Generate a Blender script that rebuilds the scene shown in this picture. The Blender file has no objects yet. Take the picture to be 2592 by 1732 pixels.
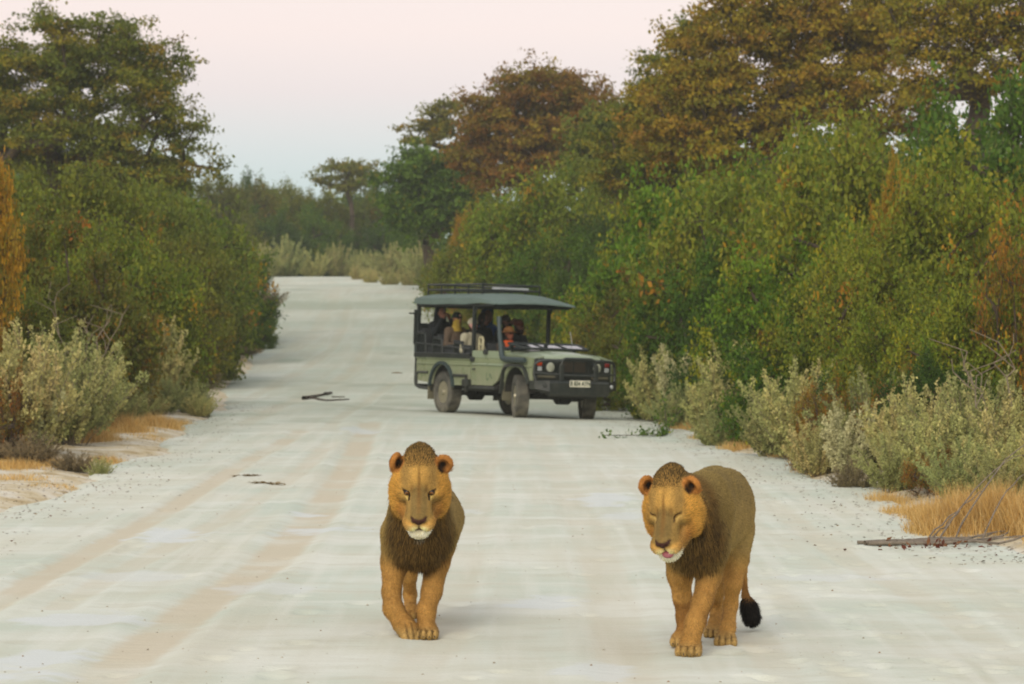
import bpy, math, random
import numpy as np
from mathutils import Vector, Matrix, Euler

SKIP = globals().get('SKIP', ())
sc = bpy.context.scene
COL = sc.collection

# ------------------------------------------------------------------ camera
CAM_H = 2.17                     # eye height of someone standing in a second open vehicle
F_PX, CX, CY = 8000.0, 1296.0, 866.0      # focal length and centre in photo pixels (2592 x 1732)
HOR = 765.0                      # photo row of the eye level
cam = bpy.data.cameras.new('camera'); camo = bpy.data.objects.new('camera', cam); COL.objects.link(camo)
cam.sensor_width = 36.0; cam.lens = 36.0 * F_PX / 2592.0
cam.clip_start = 0.1; cam.clip_end = 3000
cam.dof.use_dof = True; cam.dof.focus_distance = 20.0; cam.dof.aperture_fstop = 6.0
camo.location = (0, 0, CAM_H)
camo.rotation_euler = (math.pi / 2 - math.atan((CY - HOR) / F_PX), 0, 0)
sc.camera = camo

# ------------------------------------------------------------------ sky, sun, exposure
def lin(c):
    return tuple(((v / 255) / 12.92 if v / 255 <= 0.04045 else ((v / 255 + 0.055) / 1.055) ** 2.4) for v in c[:3])
def rgba(c): return (*lin(c), 1.0)

SUN_EL, SUN_AZ = 34.0, 196.0      # just after sundown: broad soft glow behind and left of the camera
W = bpy.data.worlds.new('World'); sc.world = W; W.use_nodes = True
nt = W.node_tree; nt.nodes.clear()
wo = nt.nodes.new('ShaderNodeOutputWorld')
bg1 = nt.nodes.new('ShaderNodeBackground'); bg2 = nt.nodes.new('ShaderNodeBackground'); add = nt.nodes.new('ShaderNodeAddShader')
sky = nt.nodes.new('ShaderNodeTexSky'); sky.sky_type = 'NISHITA'; sky.sun_disc = False
sky.sun_elevation = math.radians(SUN_EL); sky.sun_rotation = math.radians(SUN_AZ)
bg1.inputs[1].default_value = 0.05
nt.links.new(sky.outputs[0], bg1.inputs[0])
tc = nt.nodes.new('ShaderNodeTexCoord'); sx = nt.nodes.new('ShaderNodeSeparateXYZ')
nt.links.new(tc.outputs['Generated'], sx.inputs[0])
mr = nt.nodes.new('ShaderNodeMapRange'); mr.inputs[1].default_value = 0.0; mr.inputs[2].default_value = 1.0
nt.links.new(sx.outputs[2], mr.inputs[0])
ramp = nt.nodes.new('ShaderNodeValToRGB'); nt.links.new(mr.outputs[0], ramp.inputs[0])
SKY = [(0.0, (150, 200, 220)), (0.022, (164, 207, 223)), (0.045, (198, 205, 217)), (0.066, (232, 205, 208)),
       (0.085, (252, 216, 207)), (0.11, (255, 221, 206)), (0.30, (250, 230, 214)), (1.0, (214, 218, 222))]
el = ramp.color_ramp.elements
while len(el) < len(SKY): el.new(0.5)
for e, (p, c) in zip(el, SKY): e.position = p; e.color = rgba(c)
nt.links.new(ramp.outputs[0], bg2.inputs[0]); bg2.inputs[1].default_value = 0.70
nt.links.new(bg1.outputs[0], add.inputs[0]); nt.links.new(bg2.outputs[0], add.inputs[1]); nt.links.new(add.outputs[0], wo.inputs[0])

sun = bpy.data.lights.new('sun', 'SUN'); suno = bpy.data.objects.new('sun', sun); COL.objects.link(suno)
sun.energy = 1.5; sun.angle = math.radians(30); sun.color = (1.0, 0.90, 0.76)
_az = math.radians(SUN_AZ); _e = math.radians(SUN_EL)
_d = Vector((math.sin(_az) * math.cos(_e), math.cos(_az) * math.cos(_e), math.sin(_e)))
suno.rotation_euler = _d.to_track_quat('Z', 'Y').to_euler(); suno.location = _d * 50

vs = sc.view_settings
sc.display_settings.display_device = 'sRGB'
vs.view_transform = 'Standard'; vs.look = 'None'; vs.exposure = 0.12; vs.gamma = 1.0; vs.use_curve_mapping = False
sc.render.engine = 'CYCLES'
cy = sc.cycles
cy.max_bounces = 6; cy.diffuse_bounces = 3; cy.glossy_bounces = 2; cy.transmission_bounces = 4; cy.transparent_max_bounces = 6
cy.volume_bounces = 0; cy.caustics_reflective = False; cy.caustics_refractive = False
cy.use_denoising = True; cy.denoiser = 'OPENIMAGEDENOISE'; cy.denoising_input_passes = 'RGB_ALBEDO_NORMAL'; cy.pixel_filter_type = 'BLACKMAN_HARRIS'; cy.filter_width = 1.8
cy.use_adaptive_sampling = False
sc.render.use_persistent_data = False

# ------------------------------------------------------------------ small helpers
def link(o):
    COL.objects.link(o); return o
def tag(o, label, cat, group=None, kind=None):
    if label: o['label'] = label
    if cat: o['category'] = cat
    if group: o['group'] = group
    if kind: o['kind'] = kind
    return o
def empty(name, loc=(0, 0, 0), rot=(0, 0, 0)):
    o = bpy.data.objects.new(name, None); o.empty_display_size = 0.1
    o.location = loc; o.rotation_euler = rot
    return link(o)

def fast_mesh(name, V, F, cols=None, mats=(), smooth=True, extra=None, mat_index=None):
    """V (n,3), F (m,k) with constant k, or a list of such arrays."""
    V = np.asarray(V, np.float32)
    Fs = F if isinstance(F, list) else [F]
    Fs = [np.asarray(f, np.int32) for f in Fs if len(f)]
    me = bpy.data.meshes.new(name)
    me.vertices.add(len(V)); me.vertices.foreach_set('co', V.ravel())
    loops = np.concatenate([f.ravel() for f in Fs]) if Fs else np.zeros(0, np.int32)
    tot = np.concatenate([np.full(len(f), f.shape[1], np.int32) for f in Fs]) if Fs else np.zeros(0, np.int32)
    start = np.concatenate([[0], np.cumsum(tot)[:-1]]).astype(np.int32) if len(tot) else tot
    me.loops.add(len(loops)); me.loops.foreach_set('vertex_index', loops)
    me.polygons.add(len(tot)); me.polygons.foreach_set('loop_start', start); me.polygons.foreach_set('loop_total', tot)
    me.polygons.foreach_set('use_smooth', np.full(len(tot), smooth, bool))
    if mat_index is not None: me.polygons.foreach_set('material_index', np.asarray(mat_index, np.int32))
    if cols is not None:
        a = me.color_attributes.new('Col', 'FLOAT_COLOR', 'POINT')
        c = np.ones((len(V), 4), np.float32); c[:, :3] = cols
        a.data.foreach_set('color', c.ravel())
    for k, arr in (extra or {}).items():
        a = me.attributes.new(k, 'FLOAT', 'POINT'); a.data.foreach_set('value', np.asarray(arr, np.float32))
    for m in mats: me.materials.append(m)
    me.update(calc_edges=True)
    return me
def mesh_obj(name, me, parent=None):
    o = bpy.data.objects.new(name, me); link(o)
    if parent is not None: o.parent = parent
    return o

class MB:
    """collects simple shapes and builds them as one mesh"""
    def __init__(s): s.v = []; s.f = []
    def put(s, V, F, M=None):
        n = len(s.v)
        for p in V:
            p = Vector(p); s.v.append(tuple(M @ p) if M is not None else tuple(p))
        for f in F: s.f.append(tuple(i + n for i in f))
        return s
    def box(s, x0, x1, y0, y1, z0, z1, M=None, bev=0.0):
        if x0 > x1: x0, x1 = x1, x0
        if y0 > y1: y0, y1 = y1, y0
        if z0 > z1: z0, z1 = z1, z0
        if bev <= 0:
            V = [(x0, y0, z0), (x1, y0, z0), (x1, y1, z0), (x0, y1, z0), (x0, y0, z1), (x1, y0, z1), (x1, y1, z1), (x0, y1, z1)]
            F = [(3, 2, 1, 0), (4, 5, 6, 7), (0, 1, 5, 4), (1, 2, 6, 5), (2, 3, 7, 6), (3, 0, 4, 7)]
            return s.put(V, F, M)
        b = min(bev, (x1 - x0) * .45, (y1 - y0) * .45, (z1 - z0) * .45)
        R = []
        for z, i in ((z0, b), (z0 + b, 0), (z1 - b, 0), (z1, b)):
            X0, X1, Y0, Y1 = x0 + i, x1 - i, y0 + i, y1 - i
            c = b if i == 0 else b * .4
            R.append([(X0 + c, Y0, z), (X1 - c, Y0, z), (X1, Y0 + c, z), (X1, Y1 - c, z), (X1 - c, Y1, z), (X0 + c, Y1, z), (X0, Y1 - c, z), (X0, Y0 + c, z)])
        return s.rings(R, M)
    def rings(s, R, M=None, cap=True, closed=True):
        n = len(R[0]); V = [p for r in R for p in r]; F = []
        for k in range(len(R) - 1):
            for i in range(n if closed else n - 1):
                j = (i + 1) % n
                F.append((k * n + i, k * n + j, (k + 1) * n + j, (k + 1) * n + i))
        if cap:
            F.append(tuple(range(n))[::-1]); F.append(tuple((len(R) - 1) * n + i for i in range(n)))
        return s.put(V, F, M)
    def tube(s, pts, r, n=8, M=None, cap=True):
        pts = [Vector(p) for p in pts]
        rs = r if isinstance(r, (list, tuple)) else [r] * len(pts)
        R = []; up = None
        for i, p in enumerate(pts):
            if i == 0: t = pts[1] - p
            elif i == len(pts) - 1: t = p - pts[i - 1]
            else: t = (pts[i + 1] - p).normalized() + (p - pts[i - 1]).normalized()
            t.normalize()
            if up is None:
                up = Vector((0, 0, 1)) if abs(t.z) < .9 else Vector((1, 0, 0))
            a = t.cross(up).normalized(); b = a.cross(t).normalized(); up = b
            R.append([tuple(p + (a * math.cos(2 * math.pi * k / n) + b * math.sin(2 * math.pi * k / n)) * rs[i]) for k in range(n)])
        return s.rings(R, M, cap)
    def lathe(s, prof, n=24, M=None):
        """prof: (r, h) pairs, revolved about local Y"""
        R = [[(r * math.cos(2 * math.pi * k / n), h, r * math.sin(2 * math.pi * k / n)) for k in range(n)] for r, h in prof]
        return s.rings(R, M, cap=True)
    def prism(s, poly, y0, y1, M=None, bev=0):
        """poly in the xz plane, extruded along y"""
        n = len(poly)
        V = [(x, y0, z) for x, z in poly] + [(x, y1, z) for x, z in poly]
        F = [tuple(range(n)), tuple(range(2 * n - 1, n - 1, -1))] + [(i, i + n, (i + 1) % n + n, (i + 1) % n) for i in range(n)]
        return s.put(V, F, M)
    def build(s, name, mat, parent=None, smooth=False, angle=38):
        me = bpy.data.meshes.new(name); me.from_pydata(s.v, [], s.f)
        import bmesh
        bm = bmesh.new(); bm.from_mesh(me); bmesh.ops.recalc_face_normals(bm, faces=bm.faces); bm.to_mesh(me); bm.free()
        if smooth:
            me.polygons.foreach_set('use_smooth', np.ones(len(me.polygons), bool))
            try: me.set_sharp_from_angle(angle=math.radians(angle))
            except Exception: pass
        me.materials.append(mat); me.update()
        return mesh_obj(name, me, parent)

# ------------------------------------------------------------------ materials
def mat(name, col, rough=0.6, metal=0.0, var=0.0, scale=8.0, bump=0.0, bscale=40.0, dust=None, attr=False, objvar=0.0, spec=0.5, coat=0.0, transl=0.0, emit=None):
    m = bpy.data.materials.new(name); m.use_nodes = True
    t = m.node_tree; N, L = t.nodes, t.links
    b = N['Principled BSDF']; b.inputs['Roughness'].default_value = rough; b.inputs['Metallic'].default_value = metal
    b.inputs['Specular IOR Level'].default_value = spec
    if coat: b.inputs['Coat Weight'].default_value = coat; b.inputs['Coat Roughness'].default_value = 0.12
    if attr:
        a = N.new('ShaderNodeVertexColor'); a.layer_name = 'Col'; out = a.outputs[0]
    else:
        r = N.new('ShaderNodeRGB'); r.outputs[0].default_value = (*col, 1); out = r.outputs[0]
    tco = N.new('ShaderNodeTexCoord')
    if var > 0:
        nz = N.new('ShaderNodeTexNoise'); nz.inputs['Scale'].default_value = scale; nz.inputs['Detail'].default_value = 5
        L.new(tco.outputs['Object'], nz.inputs['Vector'])
        mp = N.new('ShaderNodeMapRange'); mp.inputs[1].default_value = .3; mp.inputs[2].default_value = .7
        mp.inputs[3].default_value = 1 - var; mp.inputs[4].default_value = 1 + var
        L.new(nz.outputs[0], mp.inputs[0])
        mx = N.new('ShaderNodeMix'); mx.data_type = 'RGBA'; mx.blend_type = 'MULTIPLY'; mx.inputs[0].default_value = 1
        L.new(out, mx.inputs[6]); L.new(mp.outputs[0], mx.inputs[7]); out = mx.outputs[2]
        rr = N.new('ShaderNodeMapRange'); rr.inputs[3].default_value = max(0, rough - .12); rr.inputs[4].default_value = min(1, rough + .12)
        L.new(nz.outputs[0], rr.inputs[0]); L.new(rr.outputs[0], b.inputs['Roughness'])
    if objvar > 0:
        oi = N.new('ShaderNodeObjectInfo'); hs = N.new('ShaderNodeHueSaturation')
        m1 = N.new('ShaderNodeMapRange'); m1.inputs[3].default_value = .5 - .035 * objvar; m1.inputs[4].default_value = .5 + .03 * objvar
        m2 = N.new('ShaderNodeMapRange'); m2.inputs[3].default_value = 1 - .3 * objvar; m2.inputs[4].default_value = 1 + .25 * objvar
        fr = N.new('ShaderNodeMath'); fr.operation = 'FRACT'; mu = N.new('ShaderNodeMath'); mu.operation = 'MULTIPLY'; mu.inputs[1].default_value = 7.31
        L.new(oi.outputs['Random'], m1.inputs[0]); L.new(oi.outputs['Random'], mu.inputs[0]); L.new(mu.outputs[0], fr.inputs[0]); L.new(fr.outputs[0], m2.inputs[0])
        L.new(m1.outputs[0], hs.inputs['Hue']); L.new(m2.outputs[0], hs.inputs['Value']); L.new(out, hs.inputs['Color']); out = hs.outputs[0]
    if dust is not None:      # pale road dust: lower down and in patches
        dc, z0, z1, amt = dust
        sp = N.new('ShaderNodeSeparateXYZ'); L.new(tco.outputs['Object'], sp.inputs[0])
        mz = N.new('ShaderNodeMapRange'); mz.inputs[1].default_value = z0; mz.inputs[2].default_value = z1; mz.inputs[3].default_value = amt; mz.inputs[4].default_value = amt * .25
        L.new(sp.outputs[2], mz.inputs[0])
        n2 = N.new('ShaderNodeTexNoise'); n2.inputs['Scale'].default_value = 6; n2.inputs['Detail'].default_value = 6; L.new(tco.outputs['Object'], n2.inputs['Vector'])
        mm = N.new('ShaderNodeMath'); mm.operation = 'MULTIPLY'; L.new(mz.outputs[0], mm.inputs[0])
        m3 = N.new('ShaderNodeMapRange'); m3.inputs[1].default_value = .35; m3.inputs[2].default_value = .65; m3.inputs[3].default_value = .4; m3.inputs[4].default_value = 1.3; L.new(n2.outputs[0], m3.inputs[0]); L.new(m3.outputs[0], mm.inputs[1])
        mx = N.new('ShaderNodeMix'); mx.data_type = 'RGBA'; L.new(mm.outputs[0], mx.inputs[0]); L.new(out, mx.inputs[6]); mx.inputs[7].default_value = (*dc, 1); out = mx.outputs[2]
    L.new(out, b.inputs['Base Color'])
    if bump > 0:
        nb = N.new('ShaderNodeTexNoise'); nb.inputs['Scale'].default_value = bscale; nb.inputs['Detail'].default_value = 4; L.new(tco.outputs['Object'], nb.inputs['Vector'])
        bp = N.new('ShaderNodeBump'); bp.inputs['Strength'].default_value = bump; bp.inputs['Distance'].default_value = .02
        L.new(nb.outputs[0], bp.inputs['Height']); L.new(bp.outputs[0], b.inputs['Normal'])
    if transl > 0:
        tr = N.new('ShaderNodeBsdfTranslucent'); L.new(out, tr.inputs[0]); ms = N.new('ShaderNodeMixShader'); ms.inputs[0].default_value = transl
        L.new(b.outputs[0], ms.inputs[1]); L.new(tr.outputs[0], ms.inputs[2]); L.new(ms.outputs[0], N['Material Output'].inputs[0])
    return m

# ------------------------------------------------------------------ terrain
def sstep(a, b, x):
    t = np.clip((x - a) / (b - a), 0, 1); return t * t * (3 - 2 * t)
def vnoise(x, y, s=1.0, seed=0):
    """cheap smooth value noise"""
    x = np.asarray(x, float) / s; y = np.asarray(y, float) / s
    xi = np.floor(x).astype(int); yi = np.floor(y).astype(int); fx = x - xi; fy = y - yi
    fx = fx * fx * (3 - 2 * fx); fy = fy * fy * (3 - 2 * fy)
    def h(a, b):
        n = (a * 374761393 + b * 668265263 + seed * 1442695041) & 0xffffffff
        n = ((n ^ (n >> 13)) * 1274126177) & 0xffffffff
        return ((n ^ (n >> 16)) & 0xffff) / 65535.0
    return (h(xi, yi) * (1 - fx) + h(xi + 1, yi) * fx) * (1 - fy) + (h(xi, yi + 1) * (1 - fx) + h(xi + 1, yi + 1) * fx) * fy
def fbm(x, y, s, seed=0, o=4):
    r = 0; a = 1; t = 0
    for k in range(o): r = r + a * vnoise(x, y, s / 2 ** k, seed + k * 17); t += a; a *= .5
    return r / t - .5

VEH = (0.07, 60.05); VF = (0.469, -0.883); VL = (0.883, 0.469); ROLL = 2.0
KY = np.array([5, 20, 31, 36, 40, 48, 53, 60, 70, 85, 100, 130, 160, 200])
KR = np.array([5.6, 5.0, 4.0, 4.2, 3.9, 3.2, 2.85, 2.75, 2.4, 1.2, 0.1, -2.8, -4.7, -9])
KL = np.array([-6, -5.9, -5.45, -5.2, -5.05, -5.2, -5.3, -5.6, -6.4, -7.2, -7.9, -10.2, -12.9, -18])
def road_r(y): return np.interp(y, KY, KR) + .5 * (vnoise(y, 0, 2.3, 3) - .5) + .25 * (vnoise(y, 0, .7, 4) - .5)
def road_l(y): return np.interp(y, KY, KL) - .5 * (vnoise(y, 0, 2.7, 5) - .5) - .25 * (vnoise(y, 0, .8, 6) - .5)
def base_z(x, y):
    x = np.asarray(x, float); y = np.asarray(y, float)
    z = 3.47 * sstep(66, 165, y) + .004 * np.clip(y - 165, 0, 400)
    z = z - .22 * np.exp(-((y - 124 - .1 * x) / 4.5) ** 2) + .10 * np.exp(-((y - 114 - .1 * x) / 5) ** 2) - .13 * np.exp(-((y - 145) / 4) ** 2)
    w = np.exp(-((y - VEH[1]) / 9) ** 4)
    s = np.clip((x - VEH[0]) * VL[0] + (y - VEH[1]) * VL[1], -2.2, 2.2)
    z = z - math.tan(math.radians(ROLL)) * s * w
    return z
def road_z(x, y):
    z = base_z(x, y)
    return z + .035 * fbm(x, y, 2.6, 11, 4) * np.clip((np.hypot(x - VEH[0], y - VEH[1]) - 2.3) / 2, .15, 1)
def ground_z(x, y):
    z = base_z(x, y)
    l, r = road_l(y), road_r(y)
    out = np.maximum(x - r, l - x)                    # > 0 outside the road
    k = sstep(-.4, .35, out)
    verge = .07 * sstep(-.1, .8, out) + .12 * fbm(x, y, 1.7, 21) * k + .06 * fbm(x, y, .45, 25) * k + .25 * sstep(1, 9, out)
    return z + np.where(out < -.4, -.08, verge - .08 * (1 - k))
def gz(x, y): return float(ground_z(np.array([x]), np.array([y]))[0])
def rz(x, y): return float(road_z(np.array([x]), np.array([y]))[0])

D2P = 2592 / 2347.0              # the enlarged view I measured in -> photo pixels
def ray(u, v):                   # direction through a measured point, per metre of depth
    return ((u * D2P - CX) / F_PX, -(v * D2P - HOR) / F_PX)
def at(u, v, d):
    a, b = ray(u, v); return (a * d, d, CAM_H + b * d)
def onroad(u, v):
    a, b = ray(u, v)
    for d in np.arange(17, 170, .05):
        if CAM_H + b * d <= base_z(a * d, d): return (a * d, d)
    return (a * 165, 165)
# ------------------------------------------------------------------ ground and road
def seg_dist(X, Y, pl):
    d = np.full(X.shape, 1e9); along = np.zeros(X.shape); L0 = 0
    for (x0, y0), (x1, y1) in zip(pl[:-1], pl[1:]):
        dx, dy = x1 - x0, y1 - y0; l2 = dx * dx + dy * dy
        t = np.clip(((X - x0) * dx + (Y - y0) * dy) / l2, 0, 1)
        dd = np.hypot(X - x0 - t * dx, Y - y0 - t * dy)
        m = dd < d; d = np.where(m, dd, d); along = np.where(m, L0 + t * math.sqrt(l2), along); L0 += math.sqrt(l2)
    return d, along

def ground_mat():
    m = bpy.data.materials.new('sandy_verge'); m.use_nodes = True; t = m.node_tree; N, L = t.nodes, t.links
    b = N['Principled BSDF']; b.inputs['Roughness'].default_value = .95; b.inputs['Specular IOR Level'].default_value = .1
    g = N.new('ShaderNodeNewGeometry')
    def noise(s, d=5, sc=(1, 1, 1)):
        mp = N.new('ShaderNodeMapping'); mp.inputs['Scale'].default_value = sc; L.new(g.outputs['Position'], mp.inputs[0])
        n = N.new('ShaderNodeTexNoise'); n.inputs['Scale'].default_value = s; n.inputs['Detail'].default_value = d; L.new(mp.outputs[0], n.inputs[0]); return n.outputs[0]
    r = N.new('ShaderNodeValToRGB'); L.new(noise(2.2, 8), r.inputs[0])
    e = r.color_ramp.elements; e[0].position = .3; e[0].color = rgba((176, 156, 118)); e[1].position = .62; e[1].color = rgba((220, 214, 196))
    x = e.new(.45); x.color = rgba((204, 190, 156))
    a = N.new('ShaderNodeAttribute'); a.attribute_name = 'litter'
    mx = N.new('ShaderNodeMix'); mx.data_type = 'RGBA'; L.new(a.outputs['Fac'], mx.inputs[0]); L.new(r.outputs[0], mx.inputs[6]); mx.inputs[7].default_value = rgba((158, 138, 98))
    L.new(mx.outputs[2], b.inputs['Base Color'])
    bp = N.new('ShaderNodeBump'); bp.inputs['Strength'].default_value = .8; bp.inputs['Distance'].default_value = .04; L.new(noise(14, 6), bp.inputs['Height']); L.new(bp.outputs[0], b.inputs['Normal'])
    return m

def road_mat():
    m = bpy.data.materials.new('chalky_sand_road'); m.use_nodes = True; t = m.node_tree; N, L = t.nodes, t.links
    b = N['Principled BSDF']; b.inputs['Roughness'].default_value = .92; b.inputs['Specular IOR Level'].default_value = .15
    g = N.new('ShaderNodeNewGeometry')
    def noise(s, d=5, sc=(1, 1, 1), dist=0):
        mp = N.new('ShaderNodeMapping'); mp.inputs['Scale'].default_value = sc; L.new(g.outputs['Position'], mp.inputs[0])
        n = N.new('ShaderNodeTexNoise'); n.inputs['Scale'].default_value = s; n.inputs['Detail'].default_value = d; n.inputs['Distortion'].default_value = dist; L.new(mp.outputs[0], n.inputs[0]); return n.outputs[0]
    def mix(f, a, c, mode='MIX'):
        x = N.new('ShaderNodeMix'); x.data_type = 'RGBA'; x.blend_type = mode
        for i, v in ((0, f), (6, a), (7, c)):
            if isinstance(v, (float, int)): x.inputs[i].default_value = v
            elif isinstance(v, tuple): x.inputs[i].default_value = v
            else: L.new(v, x.inputs[i])
        return x.outputs[2]
    def mr(v, a, bb, c, d):
        x = N.new('ShaderNodeMapRange'); x.inputs[1].default_value = a; x.inputs[2].default_value = bb; x.inputs[3].default_value = c; x.inputs[4].default_value = d; L.new(v, x.inputs[0]); return x.outputs[0]
    def attr(n):
        a = N.new('ShaderNodeAttribute'); a.attribute_name = n; return a.outputs['Fac']
    c = mix(mr(noise(.35, 6), .35, .65, 0, 1), rgba((198, 208, 192)), rgba((214, 216, 199)))
    c = mix(mr(noise(1.1, 8, (.35, 1, 1), .6), .45, .7, 0, .75), c, rgba((228, 231, 220)))           # paler wind-swept sheets
    c = mix(mr(noise(2.6, 8, (.5, 1.2, 1)), .5, .72, 0, .55), c, rgba((197, 196, 176)))
    c = mix(mr(noise(1.6, 5, (1.5, .10, 1), .3), .42, .66, 0, .5), c, rgba((205, 202, 181)))
    c = mix(mr(noise(3.4, 5, (1.6, .07, 1), .3), .5, .66, 0, .35), c, rgba((226, 228, 216)))
    c = mix(attr('track'), c, rgba((205, 194, 168)))
    c = mix(attr('chalk'), c, rgba((216, 222, 219)))
    c = mix(attr('dark_tone'), c, rgba((152, 162, 140)))
    c = mix(mr(noise(26, 3), .66, .76, 0, .28), c, rgba((150, 138, 112)))                             # grit
    c = mix(mr(noise(70, 2), .66, .76, 0, .2), c, rgba((130, 118, 96)))
    L.new(c, b.inputs['Base Color'])
    s1 = noise(9, 6, (.5, 1.3, 1)); s2 = noise(45, 4)
    ad = N.new('ShaderNodeMath'); ad.operation = 'MULTIPLY_ADD'; L.new(s2, ad.inputs[0]); ad.inputs[1].default_value = .35; L.new(s1, ad.inputs[2])
    bp = N.new('ShaderNodeBump'); bp.inputs['Strength'].default_value = .35; bp.inputs['Distance'].default_value = .025; L.new(ad.outputs[0], bp.inputs['Height']); L.new(bp.outputs[0], b.inputs['Normal'])
    return m

def grid_faces(nr, nc):
    i = np.arange(nr - 1)[:, None] * nc + np.arange(nc - 1)[None, :]
    i = i.ravel(); return np.stack([i, i + 1, i + nc + 1, i + nc], 1)

# ground: one sheet that reaches the horizon
ys = np.concatenate([np.arange(-30, 14, 4.0), np.arange(14, 60, .28), np.arange(60, 110, .6), np.arange(110, 190, 1.5), np.geomspace(190, 620, 24)])
xs = np.concatenate([-np.geomspace(420, 16, 24), np.arange(-15.8, 9, .22), np.geomspace(9.2, 420, 24)])
GX, GY = np.meshgrid(xs, ys)
GZ = ground_z(GX, GY)
lit = sstep(.6, 2.6, np.maximum(GX - road_r(GY), road_l(GY) - GX) + 1.2 * fbm(GX, GY, 1.2, 41)) * .85
ground = mesh_obj('ground', fast_mesh('ground', np.stack([GX, GY, GZ], -1).reshape(-1, 3), grid_faces(len(ys), len(xs)), mats=[ground_mat()], extra={'litter': lit.ravel()}))
tag(ground, 'sandy verge ground with tan litter on both sides of the road', 'ground', kind='structure')

# road: pale sand sheet with wheel ruts pressed into it
S = F_PX * CAM_H
rows = [10, 12, 14, 15.5, 16.5]
rows += [S / (p - HOR) for p in np.arange(1760, 1030, -2.2)]
rows = np.array(rows + list(np.arange(rows[-1] + .3, 110, .35)) + list(np.arange(110.5, 175, .6)))
nc = 330
tt = np.linspace(0, 1, nc)
RY = np.repeat(rows[:, None], nc, 1); RX = (road_l(rows) - .25)[:, None] * (1 - tt) + (road_r(rows) + .25)[:, None] * tt
RZ = road_z(RX, RY)
TR = [([(-60, 1412), (90, 1330), (180, 1280), (350, 1190), (480, 1110), (600, 1040), (690, 990)], .17, .85),
      ([(120, 1640), (250, 1545), (430, 1410), (620, 1290), (720, 1190), (790, 1090), (830, 1010), (850, 970)], .24, .95),
      ([(130, 1400), (300, 1300), (520, 1190), (680, 1090), (760, 1010)], .15, .45),
      ([(-20, 1390), (120, 1350)], .1, .3),
      ([(900, 1600), (1010, 1480), (1060, 1300), (1100, 1130), (1120, 1000)], .2, .3),
      ([(1450, 1600), (1400, 1350), (1330, 1180), (1270, 1060), (1240, 1000)], .22, .35),
      ([(1820, 1600), (1700, 1400), (1560, 1230), (1430, 1080)], .16, .25),
      ([(2347, 1530), (2150, 1400), (1950, 1290), (1760, 1150), (1640, 1060)], .16, .3),
      ([(560, 975), (600, 955), (660, 925), (740, 890), (810, 850), (840, 800), (850, 760)], .22, .5),
      ([(520, 930), (600, 900), (690, 850), (760, 800), (790, 740), (800, 700)], .2, .4),
      ([(750, 985), (790, 950), (850, 915), (900, 880)], .15, .5),
      ([(470, 860), (540, 850), (640, 820), (720, 770), (760, 710), (770, 660)], .3, .35)]
track = np.zeros(RX.shape); dz = np.zeros(RX.shape)
for pl, w, a in TR:
    P = [onroad(*p) if p[1] < 1560 and -20 < p[0] < 2360 else ((lambda q: (q[0] * CAM_H / -q[1], CAM_H / -q[1]))(ray(*p))) for p in pl]
    d, al = seg_dist(RX, RY, P)
    brk = .45 + .55 * sstep(.25, .55, vnoise(al, np.zeros_like(al), 1.1, len(P)) * .6 + vnoise(RX, RY, .35, 9) * .4)
    k = a * brk * (1 - sstep(w * .55, w, d + .05 * (vnoise(RX, RY, .12, 77) - .5)))
    track = np.maximum(track, k)
    dz -= .022 * a * np.exp(-(d / w) ** 4) ; dz += .016 * a * np.exp(-((d - w * 1.35) / (w * .4)) ** 2)
    dz += .004 * a * np.cos(al * 42) * np.exp(-(d / w) ** 4)
CH = [(390, 1235, 105, 24, 1), (170, 1425, 130, 26, .9), (90, 1530, 120, 30, 1), (700, 1180, 55, 6, .9), (740, 1220, 110, 9, .9), (1390, 1150, 60, 22, .9), (1440, 1185, 80, 16, .7),
      (1255, 1385, 75, 22, .8), (820, 988, 42, 6, .9), (1350, 1540, 110, 18, .7), (300, 1330, 110, 14, .5), (1900, 1330, 160, 14, .5), (620, 1350, 120, 16, .5), (1050, 1175, 60, 5, .5)]
chalk = np.zeros(RX.shape)
PXu = (RX / RY * F_PX + CX) / D2P; PXv = (HOR - (base_z(RX, RY) - CAM_H) / RY * F_PX) / D2P
cents = [(*onroad(c[0], c[1]), c) for c in CH]
for (x, y, c) in cents:
    rxm = c[2] * D2P / F_PX * y; rym = c[3] * D2P * y * y / (F_PX * CAM_H)
    q = np.hypot((RX - x) / rxm, (RY - y) / rym) + 2.0 * fbm(RX, RY, .55, 51) + 1.2 * fbm(RX, RY, .14, 55)
    chalk = np.maximum(chalk, c[4] * .85 * (1 - sstep(.5, 1.05, q)))
dark_tone = .55 * np.exp(-((RY - 125 - .1 * RX) / 2.2) ** 2) + .25 * np.exp(-((RY - 67 + .5 * fbm(RX, RY, 2, 61)) / 1.5) ** 2)  # darker cross bands, then a darker far stretch of sand
dark_tone = dark_tone * (.6 + .9 * vnoise(RX, RY, 1.5, 63)) + .38 * sstep(46, 64, RY + 2.5 * fbm(RX, RY, 3, 68)) * (1 - .6 * sstep(126, 140, RY)) * (.6 + .8 * vnoise(RX, RY * .35, 1.2, 69))
dark_tone += .35 * sstep(.58, .8, vnoise(RX, RY, 3.1, 65) * .6 + vnoise(RX, RY, .9, 66) * .4) * sstep(40, 62, RY)
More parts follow.
